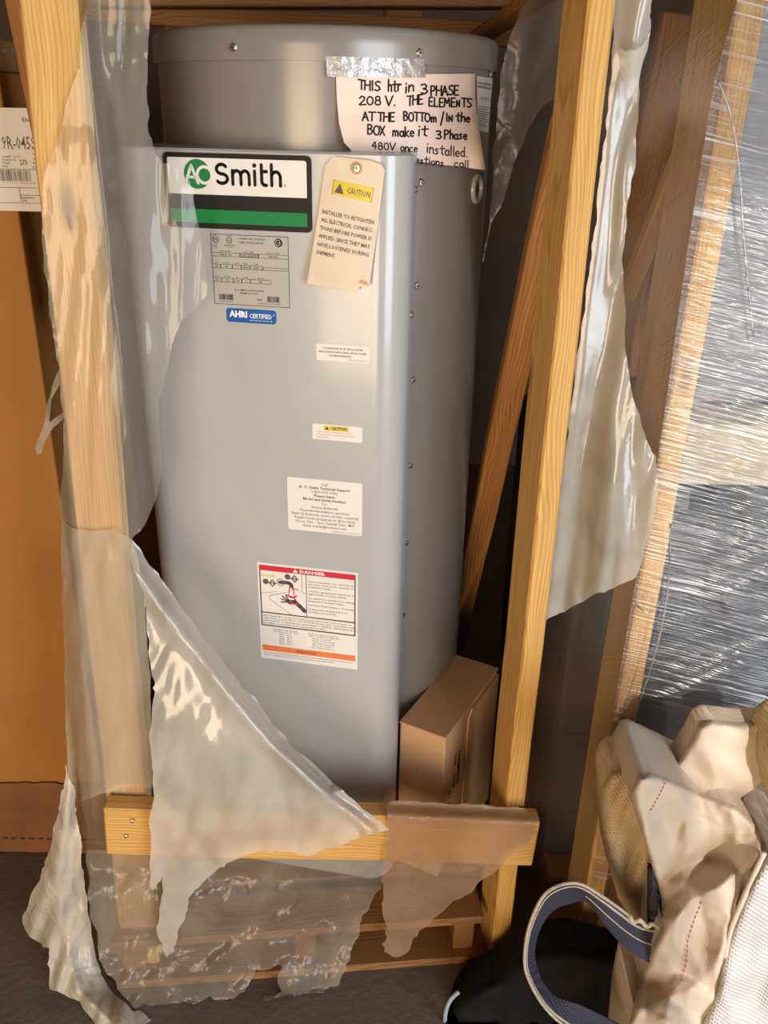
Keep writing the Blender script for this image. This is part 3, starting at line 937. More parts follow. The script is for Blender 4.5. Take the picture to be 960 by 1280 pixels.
for k, (a, c, d) in enumerate((('160°F', '71°C', 'About 1/2 second'), ('150°F', '66°C', 'About 1-1/2 seconds'), ('140°F', '60°C', 'Less than 5 seconds'), ('130°F', '54°C', 'About 30 seconds'), ('120°F', '49°C', 'More than 5 minutes'))):
    b.text(a, 0.20, 0.272 - k * 0.024, 0.014, width=0.05, bold=0.01); b.text(c, 0.28, 0.272 - k * 0.024, 0.014, width=0.05, bold=0.01); b.text(d, 0.54, 0.272 - k * 0.024, 0.014, width=0.012 * len(d))
b.text('BURN HAZARD', 0.38, 0.108, 0.022, width=0.20, bold=0.03)
b.text('Hot water can scald. Before bathing check the water temperature with a thermometer.', 0.03, 0.062, 0.014, width=0.92); b.text('See the instruction manual for the proper setting of this water heater.', 0.03, 0.038, 0.014, width=0.74)
b.build('black_print', lambda x, y: dn(x, y), MAT['ink_grey'], dg)
b = Print(); b.stroke([(0.315, 0.715), (0.325, 0.79), (0.36, 0.785), (0.365, 0.715)], 0.010); b.stroke([(0.30, 0.70), (0.345, 0.68), (0.39, 0.70)], 0.016); b.stroke([(0.315, 0.615), (0.40, 0.625)], 0.018); b.stroke([(0.35, 0.765), (0.41, 0.770)], 0.008)
b.build('red_water', lambda x, y: dn(x, y, 0.0013), MAT['red'], dg)

# ------------------------------------------------------------------ manila tag hung on the cover's screw
def tag_panel(x, y, h=0.006): return Vector(pan_px(x, y, h))
tp = [(417, 195), (406, 207.6), (386, 353), (449, 364), (451, 357), (463, 357.5), (481, 213), (477, 205.5), (464, 200.5)]
loc = [tag_panel(*q) for q in tp]
org = loc[2]
ty = (loc[1] - loc[2]).normalized(); tx = Vector((ty.y, -ty.x))
def tagfn(a, c, h=0.0):
    u = org + tx * a + ty * c
    bow = 0.004 + 0.010 * max(0.0, (0.10 - c)) / 0.10 + 0.003 * math.sin(a * 30)
    return pan(u.x, u.y, bow + h)
def tloc(q): d = q - org; return (d.dot(tx), d.dot(ty))
tagroot = empty('hang_tag', pan(org.x, org.y, 0.004), 'manila cardboard caution tag with clipped corners hanging by a screw on the cover', 'tag')
tl = [tloc(q) for q in loc]
xs_ = [q[0] for q in tl]; ys_ = [q[1] for q in tl]
def in_poly(x, y, P):
    c = False; j = len(P) - 1
    for i in range(len(P)):
        if (P[i][1] > y) != (P[j][1] > y) and x < (P[j][0] - P[i][0]) * (y - P[i][1]) / (P[j][1] - P[i][1]) + P[i][0]: c = not c
        j = i
    return c
def cdt_fill(poly, step, jag=0.0, seed=0):
    """triangulate a polygon with an interior grid; returns 2-D verts and faces"""
    P = []
    n = len(poly)
    rr = random.Random(seed)
    for i in range(n):
        a, c = Vector(poly[i][:2]), Vector(poly[(i + 1) % n][:2])
        m = max(1, int((c - a).length / step))
        nn = Vector((-(c - a).y, (c - a).x)).normalized() if (c - a).length > 0 else Vector((0, 0))
        for k in range(m):
            q = a.lerp(c, k / m)
            if jag and k: q = q + nn * (jag * (1.3 * n3(q.x * 0.045, q.y * 0.045, seed + 3.1) * 2 + rr.uniform(-0.16, 0.16)))
            P.append(q)
    A = np.array([(q.x, q.y) for q in P])
    B = np.roll(A, -1, axis=0)
    x0, y0 = A.min(0); x1, y1 = A.max(0)
    gx = np.arange(x0 + step * 0.5, x1, step); gy = np.arange(y0 + step * 0.5, y1, step * 0.9)
    GX_, GY_ = np.meshgrid(gx, gy)
    GX_ = GX_ + (np.arange(len(gy)) % 2)[:, None] * step * 0.5
    G = np.stack([GX_.ravel(), GY_.ravel()], 1)
    ins = np.zeros(len(G), bool)
    for (ax_, ay_), (bx_, by_) in zip(A, B):
        cond = (ay_ > G[:, 1]) != (by_ > G[:, 1])
        with np.errstate(divide='ignore', invalid='ignore'):
            xi = (bx_ - ax_) * (G[:, 1] - ay_) / (by_ - ay_ if by_ != ay_ else 1e-9) + ax_
        ins ^= cond & (G[:, 0] < xi)
    G = G[ins]
    # keep off the border
    D = np.full(len(G), 1e9)
    for a, c in zip(A, B):
        ab = c - a; l2 = (ab ** 2).sum() + 1e-12
        t_ = np.clip(((G - a) @ ab) / l2, 0, 1)
        d = np.hypot(*(G - (a + t_[:, None] * ab)).T)
        D = np.minimum(D, d)
    G = G[D > step * 0.4]; D = D[D > step * 0.4]
    V = [Vector(q) for q in A] + [Vector(q) for q in G]
    nb = len(A)
    res = delaunay_2d_cdt(V, [(i, (i + 1) % nb) for i in range(nb)], [], 1, 1e-6)
    verts, faces, orig = res[0], res[2], res[3]
    dist = [0.0 if (not o_ or min(o_) < nb) else float(D[min(o_) - nb]) for o_ in orig]
    return [(v.x, v.y) for v in verts], [tuple(f) for f in faces], dist

v2, f2, _ = cdt_fill(tl, 0.012)
def two_sided(name, v2, f2, fn, th, mat, parent, smooth=True):
    n = len(v2)
    vs = [fn(x, y, th) for x, y in v2] + [fn(x, y, 0.0) for x, y in v2]
    cnt = {}
    for f in f2:
        for i in range(len(f)):
            a, c = f[i], f[(i + 1) % len(f)]
            cnt[(a, c)] = 1
    fs = [f for f in f2] + [tuple(i + n for i in reversed(f)) for f in f2]
    for (a, c) in list(cnt):
        if (c, a) not in cnt: fs.append((c, a, a + n, c + n))
    o = mesh_obj(name, vs, fs, mat, parent, smooth)
    if smooth: autosmooth(o, 60)
    return o
two_sided('card', v2, f2, tagfn, 0.0006, MAT['manila'], tagroot)
def trot(q):
    return tloc(tag_panel(*q))
c4 = [trot(q) for q in ((414.5, 242), (467, 251), (466, 226 + 10), (416, 227))]
bx0 = trot((415, 242.5)); bx1 = trot((467.5, 236))
b = Print(); b.rect(bx0[0], bx0[1], bx1[0], bx1[1] + 0.001, 10); b.build('yellow_strip', lambda x, y: tagfn(x, y, 0.0011), MAT['yellow'], tagroot)
b = Print(); hx = bx1[0] - bx0[0]; hy = bx1[1] - bx0[1]
b.frame(bx0[0], bx0[1], bx1[0], bx1[1] + 0.001, 0.0005)
b.text('CAUTION', bx0[0] + 0.36 * hx, bx0[1] + 0.30 * hy, 0.42 * hy, width=0.58 * hx, bold=0.015)
b.poly([(bx0[0] + 0.05 * hx, bx0[1] + 0.16 * hy), (bx0[0] + 0.29 * hx, bx0[1] + 0.16 * hy), (bx0[0] + 0.17 * hx, bx0[1] + 0.90 * hy)])
lw = 0.078
for k, s in enumerate(('INSTALLER TO RETIGHTEN', 'ALL ELECTRICAL CONNEC-', 'TIONS BEFORE POWER IS', 'APPLIED, SINCE THEY MAY', 'HAVE LOOSENED DURING', 'SHIPMENT.')):
    q = trot((402.5 - 1.25 * k, 266.5 + 10.0 * k))
    b.text(s, q[0], q[1], 0.0055, width=lw if k < 5 else 0.030, bold=0.012)
b.build('lettering', lambda x, y: tagfn(x, y, 0.0013), MAT['ink_grey'], tagroot)
q = trot((446, 210))
b = Print(); b.text('!', q[0], q[1], 0.001)
b = Print(); b.ring(q[0], q[1], 0.0088, 0.0038, 30); b.build('eyelet', lambda x, y: tagfn(x, y, 0.0014), MAT['carton'], tagroot)
u_ = org + tx * q[0] + ty * q[1]
screw(pan(u_.x, u_.y, 0.0064), PN, tagroot, 0.0062, 'hanging_screw')
q = trot((455, 351))
b = Print(); b.poly([(q[0] - 0.008, q[1] - 0.002), (q[0] + 0.010, q[1] - 0.004), (q[0] + 0.006, q[1] + 0.001), (q[0] - 0.002, q[1] + 0.003)]); b.build('scuff', lambda x, y: tagfn(x, y, 0.0010), MAT['carton'], tagroot)

# ------------------------------------------------------------------ handwritten note and its tape
noteroot = empty('handwritten_note', cyl_px(510, 205, RT + 0.004), 'pinkish paper note with black marker handwriting taped to the tank', 'note')
npoly = [(420, 94), (594, 92), (594, 120), (597, 150), (602, 180), (607, 213), (580, 209), (545, 205), (505, 199), (470, 193), (440, 189), (430, 178), (424, 155), (421, 125)]
def notefn(x, y, h=0.0):
    lift = 0.003 + 0.020 * sm(120, 213, y) + 0.010 * sm(440, 420, x) * sm(110, 185, y) + 0.018 * sm(570, 607, x) * sm(130, 213, y)
    lift += 0.0035 * math.sin((x - 420) * 0.045 + y * 0.03) * sm(100, 150, y)
    return cyl_px(x, y, RT + lift + h)
v2, f2, _ = cdt_fill(npoly, 7)
f2 = [tuple(reversed(f)) for f in f2]
two_sided('paper', v2, f2, notefn, 0.0005, MAT['note'], noteroot)
GL = {
 'T': [[(0, 1), (.9, .96)], [(.45, .98), (.42, 0)]], 'H': [[(.05, 1), (0, 0)], [(.75, 1), (.72, 0)], [(.02, .5), (.75, .55)]], 'I': [[(.2, 1), (.2, 0)]],
 'S': [[(.8, .9), (.5, 1), (.15, .85), (.2, .6), (.65, .42), (.75, .18), (.4, 0), (.05, .08)]], 'h': [[(.1, 1.05), (.05, 0)], [(.07, .4), (.35, .6), (.5, .5), (.5, 0)]],
 't': [[(.3, .95), (.25, .1), (.45, 0)], [(.0, .62), (.6, .66)]], 'r': [[(.1, .6), (.08, 0)], [(.1, .4), (.3, .6), (.5, .55)]], 'i': [[(.15, .58), (.12, 0)], [(.16, .85), (.18, .9)]],
 'n': [[(.05, .6), (.03, 0)], [(.05, .4), (.3, .62), (.5, .5), (.52, 0)]], 'N': [[(.05, 0), (.05, .7), (.5, .05), (.55, .75)]], '3': [[(.05, .9), (.4, 1), (.65, .82), (.5, .58), (.25, .52), (.55, .46), (.72, .22), (.45, 0), (.05, .08)]],
 'P': [[(.1, 0), (.1, 1), (.5, 1), (.72, .8), (.5, .52), (.12, .48)]], 'A': [[(0, 0), (.38, 1), (.78, 0)], [(.15, .38), (.62, .4)]], 'E': [[(.65, 1), (.08, .98), (.05, 0), (.65, .02)], [(.06, .5), (.55, .52)]],
 '2': [[(.05, .75), (.3, 1), (.6, .85), (.55, .55), (.0, .02), (.75, .05)]], '0': [arc(.35, .5, .33, .46, 100, 460, 14)], '8': [arc(.35, .75, .24, .24, 270, -90, 12), arc(.36, .27, .3, .27, 90, 450, 12)],
 'V': [[(0, 1), (.35, 0), (.8, 1.02)]], '.': [[(.1, .0), (.13, .04)]], 'L': [[(.1, 1), (.05, .02), (.6, .04)]], 'M': [[(0, 0), (.08, .95), (.42, .35), (.78, .98), (.85, 0)]],
 'B': [[(.1, 0), (.1, 1), (.5, .98), (.62, .78), (.45, .56), (.12, .52)], [(.45, .54), (.75, .3), (.5, .02), (.08, 0)]], 'O': [arc(.4, .48, .38, .48, 90, 450, 14)], '/': [[(.5, 1.05), (.1, -.35)]],
 'm': [[(.03, .55), (.03, 0)], [(.04, .4), (.22, .58), (.35, .45), (.36, 0)], [(.37, .4), (.55, .58), (.68, .45), (.7, 0)]], 'k': [[(.05, 1), (.05, 0)], [(.5, .6), (.08, .28), (.55, 0)]],
 'a': [arc(.27, .28, .25, .28, 40, 400, 10), [(.5, .55), (.5, .08), (.62, 0)]], 'e': [[(.05, .3), (.5, .36)] + arc(.28, .3, .24, .28, 15, 320, 10)], 'o': [arc(.28, .28, .26, .27, 90, 450, 10)],
 'x': [[(0, .6), (.5, 0)], [(.5, .6), (0, 0)]], 'X': [[(0, .95), (.62, 0)], [(.62, .95), (0, 0)]], 'p': [[(.08, .58), (.06, -.4)], [(.07, .45), (.32, .6), (.52, .38), (.35, .06), (.1, .1)]],
 's': [[(.45, .52), (.2, .58), (.1, .42), (.38, .26), (.35, .06), (.02, .02)]], 'l': [[(.12, 1), (.1, 0)]], 'd': [arc(.25, .27, .23, .27, 30, 390, 10), [(.5, 1.0), (.48, 0)]], 'c': [arc(.3, .28, .27, .28, 50, 310, 10)],
 'u': [[(.03, .58), (.05, .12), (.25, 0), (.48, .15), (.5, .58), (.52, 0)]], 'q': [arc(.25, .28, .23, .27, 30, 390, 10), [(.5, .58), (.5, -.35)]], '4': [[(.4, 1), (.02, .4), (.65, .42)], [(.5, .95), (.45, 0)]], ',': [[(.12, .08), (.05, -.2)]],
 '?': [[(.05, .8), (.3, 1), (.55, .8), (.3, .45), (.3, .3)], [(.3, .0), (.32, .03)]],
}
ADV = {'I': .45, 'i': .38, '.': .35, 'l': .32, 'm': .88, 'M': 1.05, ' ': .55, '/': .6, 't': .62, ',': .35}
hw = Print()
def hand(words, w):
    """words: (text, x0, x1, baseline y at x0, baseline y at x1, cap height) in photograph pixels of the note"""
    for s, xa, xb, ya, yb, h in words:
        tot = sum(ADV.get(ch, .82 if ch.isupper() or ch.isdigit() else .66) for ch in s)
        k = (xb - xa) / tot
        x = 0.0
        for ch in s:
            a = ADV.get(ch, .82 if ch.isupper() or ch.isdigit() else .66)
            jit = (random.uniform(-.06, .06), random.uniform(-.05, .05))
            for st_ in GL.get(ch, []):
                sc = 0.92 * k if ch not in 'Iil.' else 0.92 * k
                pts = []
                for (gx, gy) in st_:
                    X = xa + (x + gx * 0.95) * k
                    f = (X - xa) / max(1, xb - xa)
                    pts.append((X, ya + (yb - ya) * f - (gy + jit[1]) * h))
                hw.stroke(pts, w)
            x += a
hand([('THIS', 448, 476, 111, 114, 12), ('htr', 485, 503, 114, 114, 14), ('in', 506, 519, 116, 114, 13), ('3', 526, 536, 117, 117, 12), ('PHASE', 538, 575, 119, 119, 12)], 2.1)
hand([('208', 449, 478, 131, 131, 11), ('V.', 482, 496, 132, 132, 12), ('THE', 509, 530, 132, 130, 12), ('ELEMENTS', 536, 590, 133, 134, 11)], 2.0)
hand([('AT', 453, 469, 151, 151, 11), ('THE', 472, 495, 152, 152, 11), ('BOTTO', 504, 538, 151, 152, 11), ('m', 539, 547, 153, 153, 11), ('/', 550, 556, 152, 152, 12), ('IN', 557, 568, 152, 152, 10), ('the', 570, 589, 152, 153, 11)], 2.0)
hand([('BOX', 459, 483, 168, 169, 12), ('make', 491, 519, 170, 171, 12), ('it', 522, 536, 170, 170, 13), ('3', 545, 553, 173, 173, 10), ('Phase', 555, 585, 174, 174, 11)], 2.0)
hand([('480V', 465, 495, 186, 188, 9), ('once', 501, 523, 189, 190, 10), ('installed.', 533, 586, 191, 197, 12)], 1.5)
hand([('?', 478, 484, 199, 199, 7), ('uestions', 514, 556, 203, 208, 9), ('call', 568, 587, 208, 210, 9)], 1.5)
hw.f = [f for f in hw.f]
hw.build('marker_writing', lambda x, y: notefn(x, y, 0.0011), MAT['ink'], noteroot)
tapefn = quad_on_cyl(((409, 96), (532, 97), (530, 74), (407, 70)), RT + 0.0055)
def tapef(s, t, h): return tapefn(s + 0.004 * math.sin(t * 30) * (1 if s > .5 else -1) * (abs(s - .5) > .48), t + 0.03 * n3(s * 20, 4) * (t < .01 or t > .99), h + 0.0006 * n3(s * 9, t * 3, 2) )
tape = grid_patch('tape_strip', tapef, 30, 8, 0.0012, MAT['tape'], None)
tag(tape, 'silvery tape strip holding the top of the handwritten note', 'tape')

# ------------------------------------------------------------------ shipping crate around the heater
E1 = Vector((0.9943, 0.1069, 0)); E2 = Vector((-0.1069, 0.9943, 0))
CO = Vector((0.2125, 1.243, 0))
crate = empty('shipping_crate', (-0.1, 1.7, 0), 'open pine shipping crate with pallet base framing the grey water heater', 'crate')
def cr(s, t, z): return CO + E1 * s + E2 * t + Vector((0, 0, z))
# pallet base
for k in range(8):
    t = 0.050 + k * 0.122
    timber('deck_board', cr(-0.715, t, 0.105), cr(0.0, t, 0.105), 0.098, 0.019, MAT['pine_shaded'], crate, side=E2, cuts=4, wob=0.002)
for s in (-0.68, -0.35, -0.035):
    timber('stringer', cr(s, 0.012, 0.057), cr(s, 0.95, 0.057), 0.042, 0.076, MAT['pine_shaded'], crate, side=E1, cuts=3, wob=0.002)
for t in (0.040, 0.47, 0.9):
    timber('bottom_board', cr(-0.715, t, 0.0095), cr(0.03, t, 0.0095), 0.098, 0.018, MAT['pine_shaded'], crate, side=E2, cuts=4, wob=0.002)
# uprights
timber('post', (-0.460, 1.222, 0.0), (-0.410, 1.242, 2.02), 0.070, 0.038, MAT['pine_pale'], crate, yaw=R(2), cuts=10, wob=0.006)
timber('post', (0.2405, 1.278, 0.0), (0.2455, 1.275, 2.02), 0.036, 0.089, MAT['pine'], crate, yaw=R(11), cuts=10, wob=0.0025)
timber('left_brace', px(108, 420, 1.43), px(16, -50, 1.43), 0.036, 0.03, MAT['pine_old'], crate, side=(1, 0, 0), cuts=4)
# front rail at the foot
fl_ = px(134, 1030, 1.180); fr_ = px(668, 1047, 1.212)
timber('front_rail', fl_, fr_, 0.106, 0.037, MAT['pine'], crate, side=(0, 0.0, 1), cuts=10, wob=0.003)
# side brace and top rails
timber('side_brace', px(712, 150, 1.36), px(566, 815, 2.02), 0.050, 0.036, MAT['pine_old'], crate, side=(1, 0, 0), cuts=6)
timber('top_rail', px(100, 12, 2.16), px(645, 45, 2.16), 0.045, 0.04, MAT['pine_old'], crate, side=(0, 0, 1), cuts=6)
timber('top_rail', px(120, 2, 1.95), px(668, 3, 1.95), 0.022, 0.07, MAT['pine_shaded'], crate, side=(0, 0, 1), cuts=6)
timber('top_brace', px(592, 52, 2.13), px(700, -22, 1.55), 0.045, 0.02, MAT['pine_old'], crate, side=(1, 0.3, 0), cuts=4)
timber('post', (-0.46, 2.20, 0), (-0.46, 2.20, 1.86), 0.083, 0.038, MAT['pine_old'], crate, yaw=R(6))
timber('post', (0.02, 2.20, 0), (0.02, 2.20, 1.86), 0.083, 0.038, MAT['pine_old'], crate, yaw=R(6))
# nails and knots on the rail's bare end
for (x, y) in ((166, 1026), (158, 1045)):
    p = px(x, y, 1.160)
    screw(p, (0, -1, 0.2), crate, 0.0035, 'nail')
for (x, y) in ((215, 1010), (238, 1040)):
    pass

# ------------------------------------------------------------------ small cardboard box in the crate
ZB = 0.475
c_fr = pz(557, 922, ZB); c_fl = pz(486, 893, ZB); c_br = pz(613, 832, ZB)
bu = Vector((-0.882, 0.471, 0.0)).normalized(); bw_ = 0.097
bv = Vector((bu.y, -bu.x, 0)) if Vector((bu.y, -bu.x, 0)).y > 0 else Vector((-bu.y, bu.x, 0))
bd_ = 0.265
z0b = 0.1165
cb = empty('cardboard_box', c_fr + (bu * bw_ + bv * bd_) / 2 + Vector((0, 0, z0b - ZB)), 'small brown cardboard box standing on end beside the heater', 'box')
def bxp(a, c, z): return c_fr + bu * a + bv * c + Vector((0, 0, z - ZB))
Mb = Matrix((bu, bv, Vector((0, 0, 1)))).transposed().to_4x4()
if Mb.determinant() < 0: Mb = Matrix((bv, bu, Vector((0, 0, 1)))).transposed().to_4x4(); dims = (bd_, bw_)
else: dims = (bw_, bd_)
Mb.translation = bxp(bw_ / 2, bd_ / 2, z0b)
bm_obj('body', box_bm(dims[0], dims[1], ZB - z0b - 0.004, 0.003, 2, z0=True), MAT['carton'], cb, Mb)
Mt = Mb.copy(); Mt.translation = bxp(bw_ / 2, bd_ / 2, ZB - 0.0035)
bm_obj('top_flap', box_bm(dims[0] + 0.003, dims[1] + 0.003, 0.0035, 0.0012, 1, z0=True), MAT['carton'], cb, Mt)
# a second flap seen down the right-hand side
vs = [bxp(-0.001, bd_ * 0.38, z0b + 0.005), bxp(-0.001, bd_ * 0.99, z0b + 0.005), bxp(-0.001, bd_ * 0.99, ZB - 0.012), bxp(-0.001, bd_ * 0.46, ZB - 0.012), bxp(-0.001, bd_ * 0.40, ZB - 0.03)]
vs2 = [v - bu * 0.003 for v in vs]
mesh_obj('side_flap', vs2 + vs, [(0, 1, 2, 3, 4)] + [(i, (i + 1) % 5, (i + 1) % 5 + 5, i + 5) for i in range(5)], MAT['carton'], cb)
b = Print()
b.text('ELEMENT', 0.0, 0.0, 0.011, width=0.085, bold=0.02); b.text('480V - 3PH', 0.0, 0.020, 0.010, width=0.085, bold=0.02); b.text('KIT 18', -0.05, 0.040, 0.010, width=0.06, bold=0.02)
b.build('stamped_letters', lambda x, y: bxp(-0.0012, bd_ * 0.30 - y, ZB - 0.075 - 0.09 + x), MAT['ink'], cb)

# ------------------------------------------------------------------ polyethylene sheets
def sheet(name, poly, depth, mat, parent=None, step=6.0, jag=0.0, seed=1, smooth=True, M=None):
    v2, f2, dist = cdt_fill(poly, step, jag, seed)
    vs = [px(x, y, depth(x, y)) for x, y in v2]
    for v in vs:
        if v.z < 0.003: v.z = 0.003 + 0.002 * abs(n3(v.x * 40, v.y * 40))
    fs = [tuple(reversed(f)) for f in f2]
    return mesh_obj(name, vs, fs, mat, parent, smooth)

def folds(x, y, ax, amp, lam, seed, stretch=4.0):
    """long soft creases that run along the direction ax (degrees from vertical)"""
    c, s = math.cos(R(ax)), math.sin(R(ax))
    u = (x * c + y * s) / lam; v = (-x * s + y * c) / (lam * stretch)
    a = n3(u, v, seed); b_ = n3(u * 2.1 + 5, v * 2.1, seed + 7)
    return amp * ((1 - 2 * abs(a)) * 0.7 + b_ * 0.45)

POSTX = ([0, 320, 640, 900, 1000, 1190], [62, 97, 131, 151, 159, 172])
def drape_post(x, y):
    d = x - interp(y, *POSTX)
    hw_ = interp(y, [0, 1200], [44, 34])
    over = max(0.0, abs(d) - hw_)
    back = 0.11 * (1 - math.exp(-over / 45.0))
    return 1.206 + back

shA = [(107, 0), (128, -20), (190, -20), (188, 20), (185, 60), (183, 110), (185, 160), (192, 185), (203, 204), (228, 214), (238, 232), (244, 260), (250, 300), (257, 340), (257, 372), (246, 384),
       (226, 402), (215, 430), (207, 470), (198, 510), (200, 545), (203, 575), (200, 600), (192, 630), (178, 660), (165, 675), (172, 700), (181, 760), (188, 850), (191, 950), (191, 1040), (193, 1110), (190, 1170), (150, 1195),
       (128, 1190), (115, 1150), (110, 1100), (107, 1050), (97, 1010), (84, 970), (82, 900), (80, 800), (77, 700), (76, 640), (80, 560), (74, 465), (60, 380), (52, 300), (55, 222), (62, 200), (76, 165), (83, 130), (97, 88), (101, 50)]
def dA(x, y):
    d = drape_post(x, y) if y > 150 else 1.206 + 0.03 * sm(200, 60, y)
    if y <= 190: d = 1.206 + (drape_post(x, y) - 1.206) * sm(60, 190, y) + 0.03 * sm(190, 40, y)
    d += folds(x, y, 3, 0.011 * (0.45 + 0.55 * sm(20, 70, abs(x - interp(y, *POSTX)))), 34, 2.3, 16)
    d += folds(x, y, -14, 0.0016, 24, 8.8, 3)
    if y > 960: d -= 0.0
    # keep in front of the post and behind the rail
    dd = abs(x - interp(y, *POSTX))
    lim = interp(y, [0, 640, 1000, 1200], [1.212, 1.208, 1.200, 1.199])
    if dd < 42: d = min(d, lim)
    elif dd < 60: d = min(d, lim + 0.03 * (dd - 42) / 18.0)
    if y > 960: d = max(d, 1.2005)
    return d
o = sheet('plastic_sheet', shA, dA, MAT['film_wrap'], None, 4.5, 1.6, 11)
tag(o, 'torn clear plastic sheet wrapped around the left crate post', 'plastic sheet')

shA2 = [(77, 648), (96, 662), (118, 664), (142, 660), (166, 676), (173, 702), (182, 762), (188, 850), (190, 930), (189, 985), (150, 984), (128, 992), (96, 1004), (85, 970), (82, 900), (80, 800), (77, 700)]
inner = sheet('doubled_layer', shA2, lambda x, y: min(dA(x, y), 1.26) - 0.006 - 0.006 * sm(0.0, 1.0, abs(n3(x / 30, y / 90, 3))), MAT['film_fold'], o, 4.5, 1.0, 13)
shB = [(165, 675), (172, 682), (200, 722), (250, 790), (300, 852), (360, 927), (420, 982), (487, 1037), (440, 1050), (410, 1060), (380, 1070), (345, 1063), (312, 1068), (280, 1084), (255, 1102), (240, 1118),
       (232, 1142), (222, 1165), (218, 1190), (208, 1197), (203, 1180), (196, 1165), (202, 1120), (205, 1092), (196, 1105), (190, 1113), (187, 1085), (188, 1040), (190, 960), (191, 860), (183, 760), (165, 700)]
def dB(x, y):
    d = 1.208 - 0.075 * sm(690, 980, y)
    # edge rolled over along the slanting hem
    hem = interp(y, [675, 722, 790, 852, 927, 982, 1037], [165, 200, 250, 300, 360, 420, 487]) - x
    d += 0.028 * sm(26, 0, hem) - 0.012 * math.exp(-((hem - 26) / 14.0) ** 2)
    d += folds(x, y, -28, 0.012, 62, 4.4, 4) * sm(675, 760, y) + folds(x, y, 10, 0.006, 30, 1.7, 3) * sm(700, 800, y)
    if y > 985: d = min(d, 1.150)
    return d
o = sheet('plastic_sheet', shB, dB, MAT['film_milky'], None, 5, 2.0, 23)
tag(o, 'milky triangular plastic flap hanging over the lower front rail', 'plastic sheet')

shE = [(82, 955), (94, 992), (96, 1012), (101, 1045), (105, 1090), (109, 1130), (117, 1180), (126, 1218), (146, 1246), (170, 1268), (192, 1292), (130, 1300), (100, 1252), (62, 1236), (59, 1205), (62, 1186), (54, 1184), (34, 1166), (28, 1146), (43, 1110), (56, 1082), (66, 1045), (73, 1010), (80, 985)]
def dE(x, y):
    d = 1.175 - 0.03 * sm(950, 1150, y) - 0.11 * sm(1170, 1310, y)
    c = interp(y, [955, 1010, 1100, 1180, 1240, 1290], [87, 85, 75, 80, 100, 150])
    d += 0.0009 * abs(x - c) + folds(x, y, 14, 0.030, 40, 6.1, 5) + folds(x, y, -20, 0.006, 24, 3.3, 3)
    return d
o = sheet('plastic_sheet', shE, dE, MAT['film_cream'], None, 4, 1.5, 5)
tag(o, 'bunched cream plastic gather trailing to the floor at lower left', 'plastic sheet')

shC = [(108, 1062), (190, 1062), (260, 1075), (330, 1070), (420, 1068), (474, 1066), (476, 1112), (462, 1132), (452, 1150), (442, 1180), (432, 1205), (424, 1232), (408, 1236), (404, 1258), (370, 1265), (345, 1268), (332, 1280), (328, 1262), (344, 1246), (352, 1240), (347, 1222), (352, 1206), (320, 1212), (305, 1240), (290, 1262), (272, 1256), (262, 1245), (240, 1272), (230, 1258), (200, 1270), (170, 1262), (150, 1240), (124, 1200), (112, 1130)]
def dC(x, y):
    yf = 1.195 + (x - 320) / 285.0 * 0.047
    d = 1.185 + (yf - 0.020 - 1.185) * sm(1075, 1130, y) - 0.035 * sm(1160, 1260, y)
    return d + (folds(x, y, 60, 0.010, 34, 9.2, 2.5) + folds(x, y, 20, 0.006, 20, 2.2, 2)) * sm(1065, 1100, y)
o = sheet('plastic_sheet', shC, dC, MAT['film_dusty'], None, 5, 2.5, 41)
tag(o, 'crumpled dusty plastic sheet hanging below the front rail over the pallet', 'plastic sheet')

shD = [(486, 1003), (520, 1001), (590, 1006), (650, 1010), (671, 1019), (669, 1040), (655, 1058), (640, 1068), (612, 1095), (575, 1124), (540, 1150), (522, 1170), (510, 1190), (496, 1197), (480, 1190), (477, 1180), (481, 1165), (477, 1130), (476, 1100), (480, 1060), (485, 1030)]
def dD(x, y):
    Yf = 1.157 + 0.032 * (x - 134) / 534.0
    d = Yf - 0.004
    top = 1021 + (x - 486) * 0.05
    if y < top: d = Yf - 0.004 + 0.030 * sm(top, top - 18, y)
    low = sm(1075, 1180, y)
    d += 0.020 * low + (folds(x, y, 30, 0.008, 40, 3.9, 3)) * sm(1040, 1110, y) - 0.006 * sm(1040, 1080, y)
    return d
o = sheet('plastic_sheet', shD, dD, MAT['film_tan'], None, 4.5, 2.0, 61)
tag(o, 'tan torn plastic flap draped over the right end of the front rail', 'plastic sheet')

shF = [(74, 462), (70, 470), (58, 508), (56, 525), (48, 548), (44, 560), (46, 568), (52, 566), (60, 545), (68, 533), (80, 522), (83, 514), (72, 520), (62, 528), (64, 500), (75, 480)]
o = sheet('plastic_shred', shF, lambda x, y: 1.24 + 0.02 * math.sin(y * 0.08) + 0.001 * (75 - x), MAT['film_milky'], None, 4, 0.6, 3)
tag(o, 'small torn plastic shred sticking out from the left crate post', 'plastic shred')

def postr(y): return interp(y, [-20, 0, 100, 320, 640, 770, 800], [772, 771, 768, 743, 700, 681, 678])
shG = [(postr(-20) - 4, -20), (818, -20), (812, 20), (812, 45), (806, 62), (800, 92), (798, 150), (788, 240), (778, 320), (781, 370), (782, 440), (790, 490), (806, 542), (820, 570), (822, 610), (815, 652), (803, 700), (795, 722), (755, 741), (720, 756), (700, 766), (682, 776)] + [(postr(y) - 4, y) for y in (700, 600, 500, 400, 300, 200, 100)]
def dG(x, y):
    s = (x - postr(y)) / 60.0
    d = 1.262 - 0.02 * s + folds(x, y, 8, 0.016, 34, 5.7, 6) * sm(0.0, 0.4, s)
    d -= 0.035 * sm(380, 620, y) * sm(0.2, 1.3, s)
    return max(1.19, min(d, 1.30))
o = sheet('plastic_sheet', shG, dG, MAT['film_milky'], None, 5, 1.5, 71)
tag(o, 'long milky plastic strip hanging on the right side of the bare crate post', 'plastic sheet')
